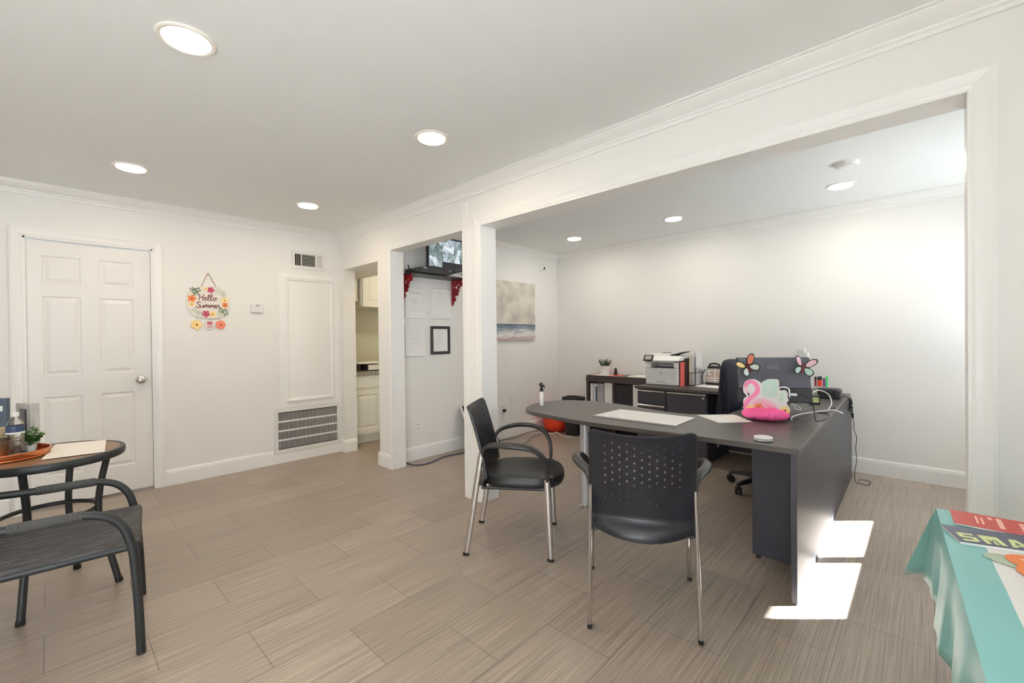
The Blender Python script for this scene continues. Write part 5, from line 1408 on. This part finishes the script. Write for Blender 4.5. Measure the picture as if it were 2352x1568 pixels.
MB().tube(smooth_path([(-.262, -.335, .86), (-.20, -.345, .885), (.20, -.345, .885), (.262, -.335, .86)], 4), .0145, 12).build('top_rail', M['iron'], t)
g = MB(); n = 23
for i in range(n):
    x = -.252 + .504 * (i + .5) / n
    rs = []
    P = [(.254, .418), (.2555, .436), (.249, .450), (.236, .4535), (.10, .449), (-.08, .447), (-.25, .444), (-.275, .435)]
    for y, z in P: rs.append([Vector((x - .0078, y, z - .004)), Vector((x - .0065, y, z + .001)), Vector((x + .0065, y, z + .001)), Vector((x + .0078, y, z - .002))])
    g.rings(rs)
for s_ in (-1, 1): g.box(s_ * .250 - .006, s_ * .250 + .006, -.262, .245, .428, .452)
g.build('seat_straps', M['wicker'], t, smooth=20)
g = MB()
for i in range(n):
    x = -.236 + .472 * (i + .5) / n
    P = [(-.262, .44), (-.266, .55), (-.295, .70), (-.330, .86), (-.345, .895)]
    g.rings([[Vector((x - .0078, y, z)), Vector((x - .0065, y + .003, z)), Vector((x + .0065, y + .003, z)), Vector((x + .0078, y, z))] for y, z in P])
g.build('back_straps', M['wicker'], t, smooth=20)

# ------------------------------------------------------------------ folding table under a floral cloth
ta = Vector((-.9986, -.0528, 0)); tb = Vector((.0528, -.9986, 0))      # ta runs towards the camera, tb to the right
tc0 = Vector((1.762, -.018, 0))
tang = atan2(ta.y, ta.x)
LT, WT, ZT = 1.22, .70, .735
t = thing('folding_table', 'folding table hidden under the teal floral cloth', 'table', tc0, tang)
# local x along ta, local y = -tb
MB().box(.012, LT - .012, .012, WT - .012, ZT - .035, ZT - .002).build('table_top', M['off'], t, smooth=0)
for x in (.13, LT - .13):
    for y in (.10, WT - .10):
        MB().tube([(x, y, 0), (x, y, ZT - .035)], .013, 10).build('leg', M['ink'], t)
t = thing('tablecloth', 'teal tablecloth with a white hibiscus panel over the front table', 'tablecloth', tc0, tang)
def hang(u, side):     # small folds of the drop, u = distance along the edge
    return .010 * sin(u * 21 + side) + .006 * sin(u * 47 + 2 * side)
g = MB(); NX, NY = 40, 31
grid = [[g.v(LT * i / NX, WT * j / NY, ZT + .0012 * sin(i * .9) * (1 if 0 < j < NY else 0)) for j in range(NY + 1)] for i in range(NX + 1)]
for i in range(NX):
    for j in range(NY):
        f_ = g.face([grid[i][j], grid[i + 1][j], grid[i + 1][j + 1], grid[i][j + 1]])
        if 3 <= j < NY - 3 and 2 <= i < NX - 2: f_.material_index = 1
DROP = .195
def skirt(edge, outd, side):
    rows = [edge]; k_ = len(edge)
    base_ = [v.co.copy() for v in edge]
    for r in range(1, 9):
        f_ = r / 8; row = []
        for q in range(k_):
            u = q * LT / NX
            o_ = outd * (.004 + .012 * f_ + f_ * hang(u, side))
            row.append(g.v(base_[q].x + o_.x, base_[q].y + o_.y, base_[q].z - DROP * f_ - .002))
        rows.append(row)
    for r in range(8):
        for q in range(k_ - 1): g.face([rows[r][q], rows[r + 1][q], rows[r + 1][q + 1], rows[r][q + 1]])
    return rows
# the left side facing the camera is local y = 0 ... the far end is local x = 0
sA = skirt([grid[i][0] for i in range(NX + 1)], Vector((0, -1, 0)), 0.3)
sB = skirt([grid[0][j] for j in range(NY + 1)], Vector((-1, 0, 0)), 1.7)
sC = skirt([grid[i][NY] for i in range(NX + 1)], Vector((0, 1, 0)), 2.9)
sD = skirt([grid[NX][j] for j in range(NY + 1)], Vector((1, 0, 0)), .9)
# pointed corner folds
def corner(a, b_, d, L_=.07):
    tip = None; prev = None
    for r in range(1, 9):
        f_ = r / 8
        mid = g.v(*((a[r].co + b_[r].co) / 2 + d * (L_ * f_) - Vector((0, 0, .058 * f_))))
        if r == 1: g.face([a[0], a[1], mid]); g.face([b_[0], mid, b_[1]])
        else: g.face([a[r - 1], a[r], mid, prev]); g.face([b_[r - 1], prev, mid, b_[r]])
        prev = mid
colA = [sA[r][0] for r in range(9)]; colB = [sB[r][0] for r in range(9)]
corner(colA, colB, Vector((-.80, -.60, 0)), .10)
corner([sB[r][NY] for r in range(9)], [sC[r][0] for r in range(9)], Vector((-.7, .7, 0)))
corner([sC[r][NX] for r in range(9)], [sD[r][NY] for r in range(9)], Vector((.7, .7, 0)))
corner([sD[r][0] for r in range(9)], [sA[r][NX] for r in range(9)], Vector((.7, -.7, 0)))
cl = g.build('fabric', M['teal'], t, smooth=60, mats=[M['clothw']])
so_ = cl.modifiers.new('thickness', 'SOLIDIFY'); so_.thickness = .0015; so_.offset = 1
ZP = ZT + .0028
def cprint(mb, pts, dz=0.0):
    mb.rings([[Vector((a, b_, ZP + dz)) for a, b_ in pts], [Vector((a, b_, ZP + dz + .0004)) for a, b_ in pts]])
def petal(cx, cy, ang, L_, w_, n=14):
    out = []
    for i in range(n):
        a = 2 * pi * i / n; x = L_ * .5 + L_ * .5 * cos(a); y = w_ * sin(a) * (1 + .25 * cos(a)) * (1 + .08 * cos(5 * a))
        out.append((cx + x * cos(ang) - y * sin(ang), cy + x * sin(ang) + y * cos(ang)))
    return out
for (fx, fy, r, a0_) in ((.325, .172, .088, .45), (.66, .40, .12, 1.0), (1.00, .22, .115, 2.0)):
    g = MB()
    for i in range(3): cprint(g, petal(fx, fy, a0_ + 2.0 + i * 2.1, r * 1.35, r * .34))
    g.build('printed_leaf', M['pgreen'], cl, smooth=0)
    g = MB()
    for i in range(5): cprint(g, petal(fx, fy, a0_ + i * 2 * pi / 5, r, r * .40), .0005 + .0003 * i)
    fl_ = g.build('printed_hibiscus', M['fo'], cl, smooth=0)
    g = MB()
    for i in range(5): cprint(g, petal(fx + r * .25 * cos(a0_ + i * 2 * pi / 5), fy + r * .25 * sin(a0_ + i * 2 * pi / 5), a0_ + i * 2 * pi / 5, r * .5, r * .07), .0024)
    g.build('petal_highlight', M['salmon'], fl_, smooth=0)
# brochures; local frame of each: reading direction runs along +tb (to the right)
def brochure(label, c, ax, w_, h_, th, z, cover, name):
    ang = atan2(ax.y, ax.x)
    t = thing(name, label, 'brochure', (c[0], c[1], z), ang)
    MB().box(0, w_, 0, h_, 0, th - .0004).build('pages', M['paper'], t, smooth=0)
    cv = MB().box(-.0005, w_ + .0005, -.0005, h_ + .0005, th - .0004, th + .0006).build('cover', cover, t, smooth=0)
    return t, cv
rd, rc = brochure('red brochure with pale print at the far end of the teal table', (1.640, -.050), Vector((.04, -1, 0)), .28, .115, .004, ZT + .003, M['magred'], 'red_brochure')
g = MB()
for (x, w_, y0, y1) in ((.045, .004, .03, .09), (.055, .004, .03, .085), (.085, .010, .02, .10), (.070, .008, .08, .10)): g.box(x, x + w_, y0, y1, .0046, .0050)
for x in (.125, .150): 
    for q in range(3): g.box(x, x + .010, .03 + .022 * q, .046 + .022 * q, .0046, .0050)
    g.box(x + .014, x + .018, .02, .095, .0046, .0050)
for i in range(8): g.box(.190 + i * .010, .1945 + i * .010, .02, .10 - .01 * (i % 2), .0046, .0050)
g.build('print', M['salmon'], rc, smooth=0)
nv, nc = brochure('slate navy magazine with pale lime letters on the teal table', (1.495, -.056), Vector((.30, -1, 0)), .28, .105, .006, ZT + .003, M['magnavy'], 'navy_magazine')
def block_letter(x, polys):
    g = MB()
    for P in polys: g.rings([[Vector((.003 + .76 * (x + a), .010 + b_, z)) for a, b_ in P] for z in (.0066, .0071)])
    return g.build('letter', M['lime'], nc, smooth=0)
block_letter(.010, [[(0, .040), (.040, .040), (.040, .050), (.003, .050), (0, .046)], [(0, .021), (.013, .021), (.013, .040), (0, .040)], [(0, .021), (.040, .021), (.040, .030), (.013, .030), (.013, .021)], [(.028, .0), (.040, .005), (.040, .021), (.028, .021)], [(0, 0), (.028, 0), (.028, .010), (0, .010)]])
block_letter(.062, [[(0, 0), (.012, 0), (.012, .05), (0, .05)], [(.012, .034), (.020, .016), (.028, .034), (.028, .05), (.012, .05)], [(.020, .0), (.030, .0), (.028, .02), (.0215, .018)], [(.028, .02), (.034, .034), (.034, .05), (.028, .05)], [(.034, 0), (.047, 0), (.047, .05), (.034, .05)]])
block_letter(.120, [[(0, 0), (.012, 0), (.020, .032), (.014, .05)], [(.014, .05), (.020, .032), (.024, .032), (.032, .05)], [(.024, .032), (.033, 0), (.046, 0), (.032, .05)], [(.010, .009), (.035, .009), (.033, .017), (.012, .017)]])
g = MB()
for i in range(3): g.box(.165 + i * .022, .185 + i * .03, .074 + .008 * i, .078 + .008 * i, .0066, .0071)
g.build('print', M['lime'], nc, smooth=0)

# ------------------------------------------------------------------ kitchen
t = thing('kitchen_base_cabinet', 'white base cabinet with a speckled counter seen through the passage', 'cabinet', (3.2, 5.2, 0))
MB().box(-.78, .90, -.23, .38, .0, .10).build('toe_kick', M['kcab'], t, smooth=0)
MB().box(-.80, .90, -.29, .38, .10, .825).build('carcass', M['kcab'], t, smooth=0)
MB().box(-.80, .92, -.33, .39, .826, .866).build('countertop', M['counter'], t, smooth=0, bevel=.004)
for x0, x1 in ((-.76, -.38), (-.36, .06), (.08, .48)):
    panel_slab(x0, x1, -.309, .125, .645, .018, [(x0 + .055, x1 - .055, .185, .585)]).build('door', M['kcab'], t, smooth=20)
    MB().box(x0, x1, -.309, -.291, .665, .812).build('drawer', M['kcab'], t, smooth=0, bevel=.004)
t = thing('deep_wall_cabinet', 'white wall cabinet with a raised panel door in the kitchen', 'cabinet', (3.10, 5.39, 1.67))
MB().box(-.38, .60, -.19, .20, 0, .72).build('carcass', M['kcab'], t, smooth=0)
panel_slab(-.36, .02, -.209, -.004, .70, .018, [(-.29, -.05, .06, .63)]).build('door', M['kcab'], t, smooth=20)
panel_slab(.04, .42, -.209, -.004, .70, .018, [(.10, .36, .06, .63)]).build('door', M['kcab'], t, smooth=20)
t = thing('shallow_wall_cabinet', 'plain white cabinet side left of the raised panel door in the kitchen', 'cabinet', (2.55, 5.45, 1.735))
MB().box(-.15, .155, -.20, .14, 0, .66).build('carcass', M['kcab'], t, smooth=0)
MB().box(-.145, .15, -.212, -.2005, .004, .655).build('door', M['kcab'], t, smooth=0)
t = thing('mail_tray', 'dark brown open box on the kitchen counter', 'tray', (2.63, 5.02, .8665))
g = MB(); g.box(-.10, .22, -.13, .13, 0, .012); g.box(-.10, .22, .118, .13, .012, .09); g.box(-.10, -.088, -.13, .118, .012, .09); g.box(.0, .012, -.13, .118, .012, .085); g.build('tray', M['esp'], t, smooth=0)
MB().box(-.11, .24, -.14, .14, .0905, .102).build('papers', M['paper'], t, smooth=0)
MB().box(.014, .22, -.125, .11, .013, .075).build('carton', M['kcab'], t, smooth=0)
sheet('counter_magazine', 'thin dark magazine on the kitchen counter before the box', [(2.44, 4.872), (2.76, 4.875), (2.76, 4.885), (2.44, 4.885)], .8665, .014, M['esp'], 'magazine')
